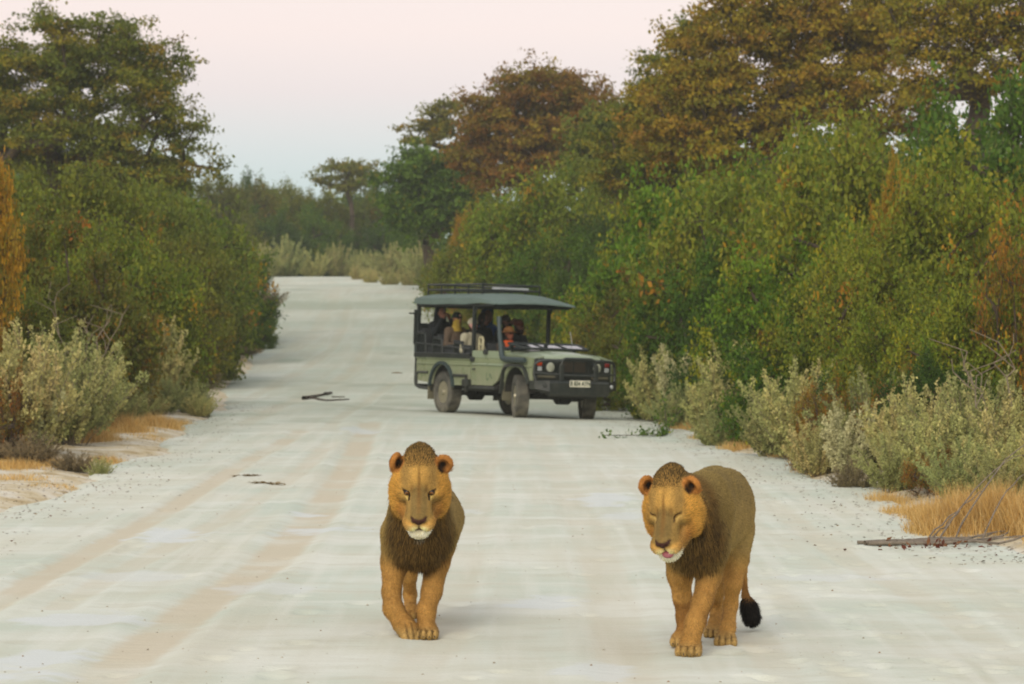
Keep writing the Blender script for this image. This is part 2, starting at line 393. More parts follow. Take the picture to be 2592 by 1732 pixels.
# faint footprints and scuffs
foot = np.zeros(RX.shape); rs = np.random.RandomState(5)
for k in range(420):
    y = 18 + 24 * rs.rand() ** 1.2; x = rs.uniform(1.2, 5) if rs.rand() < .75 else rs.uniform(-5, 1.2)
    m = (abs(RX - x) < .2) & (abs(RY - y) < .25)
    if m.any():
        q = np.hypot((RX[m] - x) / rs.uniform(.05, .09), (RY[m] - y) / rs.uniform(.07, .13)); foot[m] += -.03 * np.exp(-q ** 2) + .012 * np.exp(-((q - 1.5) / .5) ** 2)
RZ = RZ + (dz + foot * .8) * sstep(0, 1, np.hypot(RX - VEH[0], RY - VEH[1]) - 1.6)
RZ += .012
edge = np.minimum(tt, 1 - tt)[None, :]
RZ = RZ - .16 * (1 - sstep(0, .03, edge))
ROAD_GRID = (RX, RY, RZ)
road = mesh_obj('road', fast_mesh('road', np.stack([RX, RY, RZ], -1).reshape(-1, 3), grid_faces(len(rows), nc), mats=[road_mat()],
        extra={'track': np.clip(track * .82, 0, 1).ravel(), 'chalk': chalk.ravel(), 'dark_tone': np.clip(dark_tone, 0, .7).ravel()}))
tag(road, 'pale chalky sand road with beige wheel tracks and white patches', 'road', kind='structure')
def road_at(x, y):
    i = int(np.clip(np.searchsorted(rows, y), 1, len(rows) - 1))
    i = i if abs(rows[i] - y) < abs(rows[i - 1] - y) else i - 1
    return float(np.interp(x, RX[i], RZ[i]))
# ------------------------------------------------------------------ implicit bodies: smooth-blended primitives turned into one continuous skin
class Body:
    def __init__(s, lo, hi, h):
        s.lo = np.array(lo, float); s.h = h
        n = np.ceil((np.array(hi) - s.lo) / h).astype(int) + 1
        s.n = n; s.f = np.full(tuple(n), .25, np.float32)
        s.ax = [s.lo[i] + h * np.arange(n[i]) for i in range(3)]
    def _sub(s, lo, hi):
        a = np.clip(np.floor((lo - s.lo) / s.h).astype(int), 0, s.n - 1); b = np.clip(np.ceil((hi - s.lo) / s.h).astype(int) + 1, 1, s.n)
        if (b <= a).any(): return None
        sl = tuple(slice(a[i], b[i]) for i in range(3))
        X, Y, Z = np.meshgrid(*[s.ax[i][a[i]:b[i]] for i in range(3)], indexing='ij')
        return sl, np.stack([X, Y, Z], -1)
    def _mix(s, sl, d, k, cut=False):
        f = s.f[sl]
        if cut:
            d = -d; h = np.clip(.5 - .5 * (f - d) / k, 0, 1); s.f[sl] = f * (1 - h) + d * h + k * h * (1 - h)
        else:
            h = np.clip(.5 + .5 * (f - d) / k, 0, 1); s.f[sl] = f * (1 - h) + d * h - k * h * (1 - h)
    def cap(s, a, b, ra, rb, k=.03, cut=False):
        a = np.array(a, float); b = np.array(b, float); R = max(ra, rb) + k + 3 * s.h
        q = s._sub(np.minimum(a, b) - R, np.maximum(a, b) + R)
        if q is None: return s
        sl, P = q; ab = b - a; t = np.clip(((P - a) @ ab) / max(ab @ ab, 1e-9), 0, 1)
        d = np.linalg.norm(P - a - t[..., None] * ab, axis=-1) - (ra + (rb - ra) * t)
        s._mix(sl, d.astype(np.float32), k, cut); return s
    def chain(s, pts, rs, k=.03):
        for i in range(len(pts) - 1): s.cap(pts[i], pts[i + 1], rs[i], rs[i + 1], k)
        return s
    def ell(s, c, r, k=.03, M=None, cut=False):
        c = np.array(c, float); r = np.array(r, float); R = r.max() + k + 3 * s.h
        if M is None: ext = r + k + 3 * s.h
        else: ext = np.full(3, R)
        q = s._sub(c - ext, c + ext)
        if q is None: return s
        sl, P = q; p = P - c
        if M is not None: p = p @ np.asarray(M)          # columns of M = local axes
        k0 = np.linalg.norm(p / r, axis=-1); k1 = np.linalg.norm(p / (r * r), axis=-1)
        d = np.where(k1 > 1e-6, k0 * (k0 - 1) / np.maximum(k1, 1e-6), -r.min())
        s._mix(sl, d.astype(np.float32), k, cut); return s
    def mesh(s):
        f = s.f; ins = f < 0; n = s.n
        c = [ins[i:n[0] - 1 + i, j:n[1] - 1 + j, k:n[2] - 1 + k] for i in (0, 1) for j in (0, 1) for k in (0, 1)]
        cnt = sum(x.astype(np.int8) for x in c); act = (cnt > 0) & (cnt < 8)
        ids = np.full(act.shape, -1, np.int64); I = np.argwhere(act); ids[act] = np.arange(len(I))
        acc = np.zeros((len(I), 3)); num = np.zeros(len(I))
        corners = [(i, j, k) for i in (0, 1) for j in (0, 1) for k in (0, 1)]
        for A in corners:
            for ax in range(3):
                if A[ax]: continue
                B = list(A); B[ax] = 1
                fa = f[I[:, 0] + A[0], I[:, 1] + A[1], I[:, 2] + A[2]]; fb = f[I[:, 0] + B[0], I[:, 1] + B[1], I[:, 2] + B[2]]
                m = (fa < 0) != (fb < 0); t = np.where(m, fa / np.where(m, fa - fb, 1), 0)
                p = np.tile(np.array(A, float), (len(I), 1)); p[:, ax] += t
                acc[m] += p[m]; num[m] += 1
        V = s.lo + s.h * (I + acc / num[:, None])
        Q = []
        for ax in range(3):
            o1, o2 = [(1, 2), (2, 0), (0, 1)][ax]
            sl0 = [slice(None)] * 3; sl1 = [slice(None)] * 3; sl0[ax] = slice(0, n[ax] - 1); sl1[ax] = slice(1, n[ax])
            a, b = ins[tuple(sl0)], ins[tuple(sl1)]
            E = np.argwhere(a != b)
            ok = (E[:, o1] > 0) & (E[:, o2] > 0) & (E[:, o1] < n[o1] - 1) & (E[:, o2] < n[o2] - 1); E = E[ok]
            flip = a[E[:, 0], E[:, 1], E[:, 2]]
            def cid(d1, d2):
                e = E.copy(); e[:, o1] -= d1; e[:, o2] -= d2; return ids[e[:, 0], e[:, 1], e[:, 2]]
            q = np.stack([cid(1, 1), cid(0, 1), cid(0, 0), cid(1, 0)], 1)
            q[~flip] = q[~flip][:, ::-1]; Q.append(q)
        return V, np.concatenate(Q)
def vnormals(V, Q):
    n = np.zeros_like(V); a = np.cross(V[Q[:, 2]] - V[Q[:, 0]], V[Q[:, 3]] - V[Q[:, 1]])
    for i in range(4): np.add.at(n, Q[:, i], a)
    return n / np.maximum(np.linalg.norm(n, axis=1), 1e-9)[:, None]
def noise3(P, s, seed=0):
    P = np.asarray(P)
    return (vnoise(P[:, 0] + P[:, 2] * .37, P[:, 1] - P[:, 2] * .61, s, seed) + vnoise(P[:, 1] + 3.1 * s, P[:, 2] + .41 * P[:, 0], s, seed + 5) + vnoise(P[:, 2] - 1.7 * s, P[:, 0] + .53 * P[:, 1], s, seed + 9)) / 3
def surf_sample(V, Q, N, C, n, w, rs):
    """n random points on the skin, face weight w(face centre)"""
    A = np.linalg.norm(np.cross(V[Q[:, 2]] - V[Q[:, 0]], V[Q[:, 3]] - V[Q[:, 1]]), axis=1) * w
    i = rs.choice(len(Q), n, p=A / A.sum()); b = rs.rand(n, 4); b /= b.sum(1)[:, None]
    g = lambda T: (T[Q[i]] * b[..., None]).sum(1)
    nn = g(N); nn /= np.linalg.norm(nn, axis=1)[:, None]
    return g(V), nn, g(C)
def strands(name, P, D, L, Wd, Nn, C0, C1, mt, parent, bend=None):
    """thin tapering blades of hair: root, middle, tip"""
    n = len(P); D = D / np.linalg.norm(D, axis=1)[:, None]
    side = np.cross(D, Nn); side /= np.maximum(np.linalg.norm(side, axis=1), 1e-6)[:, None]
    L = np.broadcast_to(L, n)[:, None]; Wd = np.broadcast_to(Wd, n)[:, None]
    bend = np.zeros((n, 3)) if bend is None else bend
    r = P - Nn * .003; m = P + D * L * .55 + bend * L * .2; t = P + D * L + bend * L * .75
    V = np.stack([r - side * Wd, r + side * Wd, m + side * Wd * .8, m - side * Wd * .8, t], 1).reshape(-1, 3)
    k = np.arange(n)[:, None] * 5
    F4 = k + np.array([[0, 1, 2, 3]]); F3 = k + np.array([[3, 2, 4]])
    Cc = np.stack([C0, C0, (C0 + C1) / 2, (C0 + C1) / 2, C1], 1).reshape(-1, 3)
    me = fast_mesh(name, V, [F4, F3], cols=Cc, mats=[mt])
    nn = np.repeat(Nn, 5, 0).astype(np.float32)
    me.normals_split_custom_set_from_vertices(nn.tolist() if n < 1 else nn)
    o = mesh_obj(name, me, parent); o['kind'] = 'stuff'; return o
# ------------------------------------------------------------------ lions
FUR = mat('lion_coat', (0, 0, 0), rough=.85, attr=True, var=.16, scale=60, bump=.25, bscale=160, spec=.12)
HAIR = mat('lion_hair', (0, 0, 0), rough=.75, attr=True, spec=.15, transl=.12)
EYE = mat('lion_eye', (0, 0, 0), rough=.3, attr=True, spec=.35)
CLAW = mat('lion_claw', lin((45, 36, 28)), rough=.4, var=.2)
def C_(r, g, b): return np.array(lin((r, g, b)))
def C_(r, g, b):
    c = np.array(lin((r, g, b))); m = c.mean(); return (c * .92 + m * .08) * np.array([1.03, 1.11, 1.05]) if r > g > b else c
def bl(C, col, w):
    w = np.clip(w, 0, 1)[:, None]; return C * (1 - w) + col * w
def g1(x, s): return np.exp(-(x / s) ** 2)

def make_lion(label, X0, D, u0, v0, s, sk, head, closed, seed):
    rs = np.random.RandomState(seed)
    def P(u, v, y):
        k = (D + y) / D
        return np.array([(X0 + (u - u0) * s) * k - X0, y, ((v0 - v) * s - CAM_H) * k + CAM_H])
    zoff = road_at(X0, D)
    # head frame
    eu, ev, ey, pitch, yaw, roll, hs = head
    E = P(eu, ev, ey)
    ph, a, ro = math.radians(pitch), -math.radians(yaw), math.radians(roll)
    r = np.array([1, 0, 0.]); f = np.array([0, -math.cos(ph), -math.sin(ph)]); u = np.array([0, -math.sin(ph), math.cos(ph)])
    r, u = r * math.cos(ro) + u * math.sin(ro), u * math.cos(ro) - r * math.sin(ro)
    Rz = np.array([[math.cos(a), -math.sin(a), 0], [math.sin(a), math.cos(a), 0], [0, 0, 1]])
    r, f, u = Rz @ r, Rz @ f, Rz @ u
    HM = np.stack([r, f, u], 1); O = E - HM @ np.array([0, .05, 0]) * hs
    H = lambda x, y, z: O + HM @ np.array([x, y, z]) * hs
    B = Body((-.62, -.62, -.03), (.85, 2.1, 1.36), .0085)
    J = {k: [P(*p) for p in v] for k, v in sk['legs'].items()}
    # trunk
    for (c, rad, k) in sk['trunk']: B.ell(P(*c), rad, k, M=sk.get('M'))
    for pts, rad, k in sk['spine']: B.chain([P(*p) for p in pts], rad, k)
    # limbs
    for key, rad in sk['radii'].items(): B.chain(J[key], rad, .035)
    # neck into the skull
    B.cap(P(*sk['neck']), H(0, -.12, 0), .20, .15, .06)
    B.cap(P(*sk['throat']), H(0, -.10, -.12), .205, .16, .06)
    # paws
    claws = []
    for key, (tip, yawp, lift, w) in sk['paws'].items():
        c = P(*tip); ca, sa = math.cos(math.radians(yawp)), math.sin(math.radians(yawp))
        fx = np.array([sa, -ca, 0]); rx = np.array([ca, sa, 0]); up = np.array([0, 0, 1.])
        if lift:
            la = math.radians(lift); fx, up = fx * math.cos(la) - up * math.sin(la), up * math.cos(la) + fx * math.sin(la)
        PM = np.stack([rx, fx, up], 1); T = lambda x, y, z: c + PM @ np.array([x, y, z]) * w
        B.ell(T(0, -.03, .0), np.array([.066, .085, .05]) * w, .02, M=PM)
        B.cap(J[key][-1], T(0, -.05, .01), sk['radii'][key][-1], .052 * w, .03)
        for i, tx in enumerate((-.052, -.019, .019, .052)):
            fy = .05 if abs(tx) < .03 else .03
            B.ell(T(tx, fy, -.008), np.array([.0205, .04, .033]) * w, .006, M=PM)
            claws.append((T(tx, fy + .033, -.012), fx, key))
    # skull and face
    e = lambda c, rad, k=.02, cut=False: B.ell(H(*c), np.array(rad) * hs, k * hs, M=HM, cut=cut)
    cp = lambda p, q, ra, rb, k=.02: B.cap(H(*p), H(*q), ra * hs, rb * hs, k * hs)
    e((0, -.06, .015), (.125, .15, .12), .03)
    e((0, -.10, .0), (.12, .12, .108), .05)
    e((0, -.20, .03), (.085, .10, sk['nape']), .06)
    for q in (-1, 1):
        e((q * .088, -.0, -.035), (.06, .085, .07), .03)
        e((q * .122, -.055, -.085), (.072, .075, .125), .04)          # cheek ruff
        e((q * .105, -.01, -.15), (.075, .075, .085), .04)
        cp((q * .028, .055, .034), (q * .098, .02, .028), .022, .02, .018)  # brow
        cp((q * .09, .02, -.15), (q * .03, .16, -.175), .06, .05, .03)    # lower jaw
        e((q * .046, .215, -.115), (.058, .062, .052), .014)               # whisker pads
    cp((0, .03, .01), (0, .225, -.055), .062, .05, .03)                 # bridge
    cp((.03, .05, -.03), (.03, .2, -.08), .05, .05, .03); cp((-.03, .05, -.03), (-.03, .2, -.08), .05, .05, .03)
    e((0, .268, -.062), (.05, .022, .026), .01)                        # nose leather
    e((0, .205, -.2), (.07, .06, .045), .015)                         # chin
    for q in (-1, 1):
        e((q * .078, .085, 0), (.028, .028, .016), .012, True)           # eye sockets
        e((q * .02, .285, -.066), (.011, .02, .008), .006, True)          # nostrils
    e((0, .275, -.15), (.05, .03, .006), .006, True)                    # mouth line
    # ears
    for q, (ex, ey_, ez, tw) in ((-1, sk['ears'][0]), (1, sk['ears'][1])):
        t = math.radians(tw); er = np.array([math.cos(t), math.sin(t), 0]); ef = np.array([-math.sin(t), math.cos(t), 0])
        EM = HM @ np.stack([er, ef, np.array([0, 0, 1.])], 1)
        B.ell(H(ex, ey_, ez), np.array([.058, .028, .066]) * hs, .015, M=EM)
        B.cap(H(ex * .8, ey_, ez - .06), H(ex, ey_, ez), .05 * hs, .03 * hs, .03)
        B.ell(H(ex, ey_, ez - .002) + EM @ np.array([0, .026, 0]) * hs, np.array([.038, .026, .046]) * hs, .01, M=EM, cut=True)
    # tail
    tail = [P(*p) for p in sk['tail']]; B.chain(tail, sk['tail_r'], .03)
    B.f[:, :, :int(.03 / .0085)] = np.maximum(B.f[:, :, :int(.03 / .0085)], .001)
    V, Q = B.mesh(); N = vnormals(V, Q)
    h = (V - O) @ HM / hs; hx, hf, hu = h[:, 0], h[:, 1], h[:, 2]; ax = abs(hx)
    z, y = V[:, 2], V[:, 1]
    nz = noise3(V, .05, seed) - .5; nb = noise3(V, .14, seed + 3) - .5
    # coat
    C = np.tile(C_(144, 116, 62), (len(V), 1))
    C = bl(C, C_(126, 104, 58), sstep(.75, 1.05, z) * .7)
    C = bl(C, C_(172, 124, 58), sstep(.62, .40, z))
    C = bl(C, C_(136, 92, 40), sstep(.1, .22, nb + .06) * sstep(.6, .45, z) * sstep(.06, .14, z))
    C = bl(C, C_(176, 138, 78), sstep(.10, .04, z))
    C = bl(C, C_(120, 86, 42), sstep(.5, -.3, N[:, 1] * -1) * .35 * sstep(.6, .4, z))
    for key, (tip, yawp, lift, w) in sk['paws'].items():
        c = P(*tip); q = np.linalg.norm(V - c, axis=1)
        ca, sa = math.cos(math.radians(yawp)), math.sin(math.radians(yawp)); tx = ((V - c) @ np.array([ca, sa, 0])) / w
        gap = g1(tx + .036, .005) + g1(tx, .005) + g1(tx - .036, .005)
        C = bl(C, C_(70, 52, 32), gap * sstep(.1, .06, q) * .85 * ((V - c)[:, 1] < 0) * sstep(.075, .05, z if not lift else z * 0))
    inh = (hf > -.22) & (hu > -.26) & (hu < .3) & (ax < .26)
    dh = np.linalg.norm(h * np.array([1, 1, .85]), axis=1)
    # mane and throat
    chestc = P(*sk['chest_dark']); dc = np.linalg.norm((V - chestc) * np.array([1, .8, .8]), axis=1)
    mane_w = sstep(.25, .10, dc / sk['bib'] + .2 * nz + .12 * nb) * (y < .45)
    C = bl(C, C_(84, 60, 28), mane_w)
    C = bl(C, C_(58, 42, 22), mane_w * sstep(-.02, -.15, hf) * sstep(-.10, -.24, hu) * sstep(.35, .2, dh))
    neckw = sstep(-.13, -.2, hf) * sstep(.5, .3, dh) * sstep(-.3, -.1, hu)
    C = bl(C, C_(112, 80, 34), neckw * .8); C = bl(C, C_(78, 58, 28), neckw * sstep(.10, .16, hu) * .9 * sstep(.3, .5, N[:, 2] + .5))
    # face
    face = sstep(-.16, -.11, hf) * sstep(.36, .3, dh) * sstep(-.27, -.23, hu)
    F = np.tile(C_(158, 120, 60), (len(V), 1))
    F = bl(F, C_(184, 138, 64), sstep(.0, .06, hu) * sstep(.09, .03, ax))
    F = bl(F, C_(196, 142, 54), sstep(.095, .14, ax + .03 * nz))
    F = bl(F, C_(150, 94, 32), g1(ax - .115, .035) * g1(hu + .14, .06) * .75)
    F = bl(F, C_(112, 90, 50), sstep(.05, .1, hf) * sstep(.07, .04, ax) * sstep(-.09, -.04, hu - .25 * (.2 - hf)) * .85)
    F = bl(F, C_(128, 100, 48), g1(ax - .085, .035) * g1(hu + .045, .035) * sstep(.0, .05, hf) * .7)
    F = bl(F, C_(110, 74, 30), g1(hx, .009) * sstep(.02, .05, hu) * sstep(.17, .1, hu) * .8)
    F = bl(F, C_(118, 78, 32), g1(hx, .016) * g1(hu - .02, .04) * .6)
    F = bl(F, C_(124, 84, 36), (g1(ax - .045, .008) * g1(hu - .05, .02)) * .7)
    F = bl(F, C_(196, 140, 60), g1(ax - .05, .045) * sstep(.14, .19, hf) * sstep(-.06, -.09, hu))
    F = bl(F, C_(240, 218, 156), g1(ax - .034, .034) * sstep(.17, .22, hf) * g1(hu + .128, .027))
    F = bl(F, C_(120, 80, 34), (g1(hu + .105, .004) + g1(hu + .12, .004)) * g1(ax - .06, .02) * sstep(.15, .2, hf) * .45)
    F = bl(F, C_(228, 214, 188), sstep(-.155, -.17, hu) * sstep(.08, .065, ax) * sstep(.11, .15, hf))
    F = bl(F, C_(52, 32, 26), g1(hu + .155, .012) * sstep(.17, .2, hf) * sstep(.085, .06, ax))
    F = bl(F, C_(62, 36, 30), sstep(.237, .25, hf) * sstep(.058, .05, ax + (np.clip(-.05 - hu, 0, 1)) * 1.3) * sstep(-.092, -.084, hu) * sstep(-.034, -.042, hu))
    F = bl(F, C_(52, 32, 26), g1(hx, .007) * sstep(.22, .24, hf) * sstep(-.085, -.09, hu) * sstep(-.155, -.145, hu))
    # eyes: dark rims slanting to the nose, pale line beneath
    exx, ezz = ax - .078, hu - .002; sl_ = ezz - .55 * exx * (1 if not closed else .7)
    if not closed:
        F = bl(F, C_(38, 24, 18), sstep(1.15, .9, np.hypot(exx / .030, sl_ / .0125)) * 1.0 * (hf > .0) * (hf < .13))
        F = bl(F, C_(226, 196, 110), g1(sl_ + .022, .006) * g1(exx + .008, .016) * (hf > 0) * (hf < .115) * .75)
        F = bl(F, C_(200, 160, 84), g1(exx + .036, .006) * g1(ezz, .018) * .4 * (hf < .12))
    else:
        F = bl(F, C_(48, 30, 22), g1(sl_ - .004, .0065) * sstep(.034, .026, abs(exx)) * (hf > 0) * (hf < .13))
        F = bl(F, C_(48, 30, 22), g1(exx + .03, .009) * g1(ezz + .012, .012) * (hf > 0) * (hf < .115) * .75)
        F = bl(F, C_(196, 160, 88), g1(sl_ + .015, .0045) * sstep(.03, .02, abs(exx)) * (hf > 0) * (hf < .115) * .75)
    # ears
    for q, (ex, ey_, ez, tw) in ((-1, sk['ears'][0]), (1, sk['ears'][1])):
        d = np.linalg.norm(h - np.array([ex, ey_, ez]), axis=1); m = sstep(.085, .07, d)
        F = bl(F, C_(168, 108, 44), m)
        t = math.radians(tw); ef = np.array([-math.sin(t), math.cos(t), 0]); er = np.array([math.cos(t), math.sin(t), 0])
        qq = h - np.array([ex, ey_, ez]); lf = qq @ ef; lx = qq @ er; lz = qq[:, 2]
        F = bl(F, C_(44, 30, 20), m * sstep(-.012, -.002, lf) * sstep(.036, .016, np.hypot((lx + q * .012) / 1., (lz + .016) / 1.25)))
        F = bl(F, C_(84, 56, 34), m * sstep(-.01, -.02, lf) * .6)
        face = np.maximum(face, m)
    C = C * (1 - face[:, None]) + F * face[:, None]
    # tail tuft
    C = bl(C, C_(28, 22, 20), sstep(.095, .06, np.linalg.norm(V - (tail[-1] * .6 + tail[-2] * .4), axis=1)) * sk['tuft'])
    C = C * (1.17 + .42 * nz[:, None] + .3 * nb[:, None])
    root = empty('lion', (X0, D, zoff - .004))
    tag(root, label, 'lion', 'lions walking down the road')
    mesh_obj('body', fast_mesh('lion_body', V, Q, cols=np.clip(C, 0, 1), mats=[FUR]), root)
    # eyes
    if not closed:
        for q in (-1, 1):
            c = H(q * .078, .062, .001); n = 14; rr = .0215 * hs; vv = []; cc = []
            fwd = HM @ np.array([0, 1, 0.])
            for i in range(n + 1):
                for j in range(20):
                    th = math.pi * i / n; p = 2 * math.pi * j / 20
                    d = fwd * math.cos(th) + (HM[:, 0] * math.cos(p) + HM[:, 2] * math.sin(p)) * math.sin(th)
                    vv.append(c + d * rr); cc.append(C_(8, 6, 5) if th < .34 else (C_(128, 80, 32) if th < .7 else C_(30, 20, 14)))
            F4 = [(i * 20 + j, i * 20 + (j + 1) % 20, (i + 1) * 20 + (j + 1) % 20, (i + 1) * 20 + j) for i in range(n) for j in range(20)]
            mesh_obj('eye', fast_mesh('eye', np.array(vv), np.array(F4), cols=np.array(cc), mats=[EYE]), root)
    else:
        tb = MB()                                   # tongue licking out over the lip
        R = []
        for i in range(9):
            t = i / 8; w = .04 * math.sin(math.pi * min(1, .25 + .62 * t)) ; yf = .225 + .055 * math.sin(t * 1.7); zf = -.135 - .035 * t ** 1.4
            R.append([tuple(H(.012 + w * math.cos(2 * math.pi * k / 12), yf + .008 * math.sin(2 * math.pi * k / 12), zf + .006 * math.sin(2 * math.pi * k / 12))) for k in range(12)])
        tb.rings(R); tb.build('tongue', mat('tongue', lin((150, 84, 92)), rough=.35, var=.12, scale=80), root, smooth=True)
    for c, fx, key in claws:
        if key in ('FL', 'FR'):
            m = MB(); p = Vector(c) - Vector(fx) * .012
            m.tube([p, p + Vector(fx) * .016 - Vector((0, 0, .003)), p + Vector(fx) * .024 - Vector((0, 0, .012))], [.0055, .0045, .001], 6); m.build('claw', CLAW, root, smooth=True)
    # short fur everywhere
    ctr = V[Q].mean(1); hq = (ctr - O) @ HM / hs
    wgt = 1 + 2.0 * (ctr[:, 1] < .3)
    n = 90000
    Pp, Nn, Cc = surf_sample(V, Q, N, C, n, wgt, rs)
    hh = (Pp - O) @ HM / hs; dface = np.linalg.norm(hh, axis=1)
    flow = np.tile(np.array([0, .75, -.65]), (n, 1))
    flow[Pp[:, 2] < .55] = (0, .15, -1)
    back = -HM[:, 1] * .8; fc = (hh - np.array([0, .3, -.05])); fc = fc @ HM.T
    isf = (dface < .3); flow[isf] = fc[isf] / np.linalg.norm(fc[isf], axis=1)[:, None]
    flow = flow - Nn * (flow * Nn).sum(1)[:, None]; flow /= np.maximum(np.linalg.norm(flow, axis=1), .05)[:, None]
    Dd = flow + Nn * .42 + rs.randn(n, 3) * .16
    ln = rs.uniform(.010, .02, n); ln[isf] *= .7; nose = isf & (hh[:, 1] > .12) & (abs(hh[:, 0]) < .075); ln[nose] *= .35
    ruff = isf & (abs(hh[:, 0]) > .11) & (hh[:, 2] < .05); ln[ruff] = rs.uniform(.014, .032, ruff.sum())
    chin = isf & (hh[:, 2] < -.17) & (hh[:, 1] > .1); ln[chin] = rs.uniform(.012, .03, chin.sum())
    keep = ~(isf & (np.hypot((abs(hh[:, 0]) - .078) / .03, hh[:, 2] / .02) < 1)) & ~((hh[:, 1] > .24) & (abs(hh[:, 0]) < .05) & (hh[:, 2] > -.1)) & (Pp[:, 2] > .012)
    tuftm = np.linalg.norm(Pp - (tail[-1] * .6 + tail[-2] * .4), axis=1) < .1
    ln[tuftm] *= 1.3
    br = rs.uniform(.6, 1.5, n)[:, None]
    k = keep
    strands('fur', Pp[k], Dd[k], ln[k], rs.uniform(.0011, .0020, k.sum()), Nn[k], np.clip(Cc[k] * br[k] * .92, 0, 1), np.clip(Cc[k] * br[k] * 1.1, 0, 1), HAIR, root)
    # mane: crest between and behind the ears, throat and chest
    def mane(n, wf, lfun, dirf, colf, nm='mane', fade=None):
        w = wf(ctr, hq)
        Pp, Nn, Cc = surf_sample(V, Q, N, C, n, w + 1e-9, rs); hh = (Pp - O) @ HM / hs
        D_ = dirf(Pp, Nn, hh) + rs.randn(n, 3) * .2; L_ = lfun(hh, n); c = colf(hh, n) * rs.uniform(.6, 1.45, n)[:, None]
        if fade is not None:
            q = sstep(.12, .24, np.linalg.norm((Pp - fade) * np.array([1, .8, .8]), axis=1) / sk['bib'] + rs.randn(n) * .045)[:, None]; c = c * (1 - q) + Cc * q; L_ = L_ * (1 - .6 * q[:, 0])
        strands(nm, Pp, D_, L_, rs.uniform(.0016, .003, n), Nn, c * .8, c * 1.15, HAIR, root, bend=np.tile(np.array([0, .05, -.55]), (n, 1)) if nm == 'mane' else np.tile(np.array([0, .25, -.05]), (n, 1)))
    hb = HM @ np.array([0, -.8, .55])
    mane(12000, lambda c, q: sstep(.10, .04, abs(q[:, 0])) * sstep(.06, .12, q[:, 2]) * sstep(-.0, -.12, q[:, 1]) * (q[:, 1] > -.34) * sstep(.42, .36, np.linalg.norm(q, axis=1)),
         lambda q, n: rs.uniform(.02, .06, n) * sk['crest'] * (1 - .55 * np.clip(abs(q[:, 0]) / .1, 0, 1)) * sstep(.0, -.14, q[:, 1]),
         lambda p, n, q: n * .7 + np.array([0, .2, .75]) + np.outer(q[:, 0], r) * 1.2, lambda q, n: np.where(rs.rand(n, 1) < np.clip(.2 - q[:, 1:2] * 4, .1, .75), C_(84, 64, 32), C_(168, 124, 58)), 'crest')
    mane(20000, lambda c, q: sstep(.30, .16, np.linalg.norm((c - chestc) * np.array([1, .8, .8]), axis=1)) * (c[:, 1] < .42) * ((q[:, 1] < -.02) | (q[:, 2] < -.24)) * (q[:, 2] < .02),
         lambda q, n: rs.uniform(.025, .06, n), lambda p, n, q: n * .3 + np.array([0, -.1, -1.0]) + (p - chestc) * np.array([.6, 0, 0]),
         lambda q, n: np.where(rs.rand(n, 1) < .5, C_(84, 61, 29), np.where(rs.rand(n, 1) < .7, C_(130, 95, 44), C_(54, 40, 23))), 'mane', chestc)
    mane(12000, lambda c, q: sstep(-.11, -.15, q[:, 1]) * sstep(.44, .34, np.linalg.norm(q, axis=1)) * sstep(-.26, -.16, q[:, 2]) * (q[:, 2] < .14) * (np.linalg.norm(q - np.array(sk['ears'][0][:3]), axis=1) > .09) * (np.linalg.norm(q - np.array(sk['ears'][1][:3]), axis=1) > .09),
         lambda q, n: rs.uniform(.03, .07, n), lambda p, n, q: n * .35 + np.array([0, .7, -.6]),
         lambda q, n: np.where(rs.rand(n, 1) < .6, C_(120, 86, 38), C_(84, 60, 28)))
    if sk['tuft'] > .5:
        c = tail[-1] * .55 + tail[-2] * .45
        near = lambda cc, q: (np.linalg.norm(cc - c, axis=1) < .1) * 1.0
        mane(5000, near, lambda q, n: rs.uniform(.02, .05, n), lambda p, n, q: n * .5 + np.array([.1, 0, -1]), lambda q, n: np.where(rs.rand(n, 1) < .8, C_(24, 19, 18), C_(44, 36, 30)), 'tail_tuft')
    return root

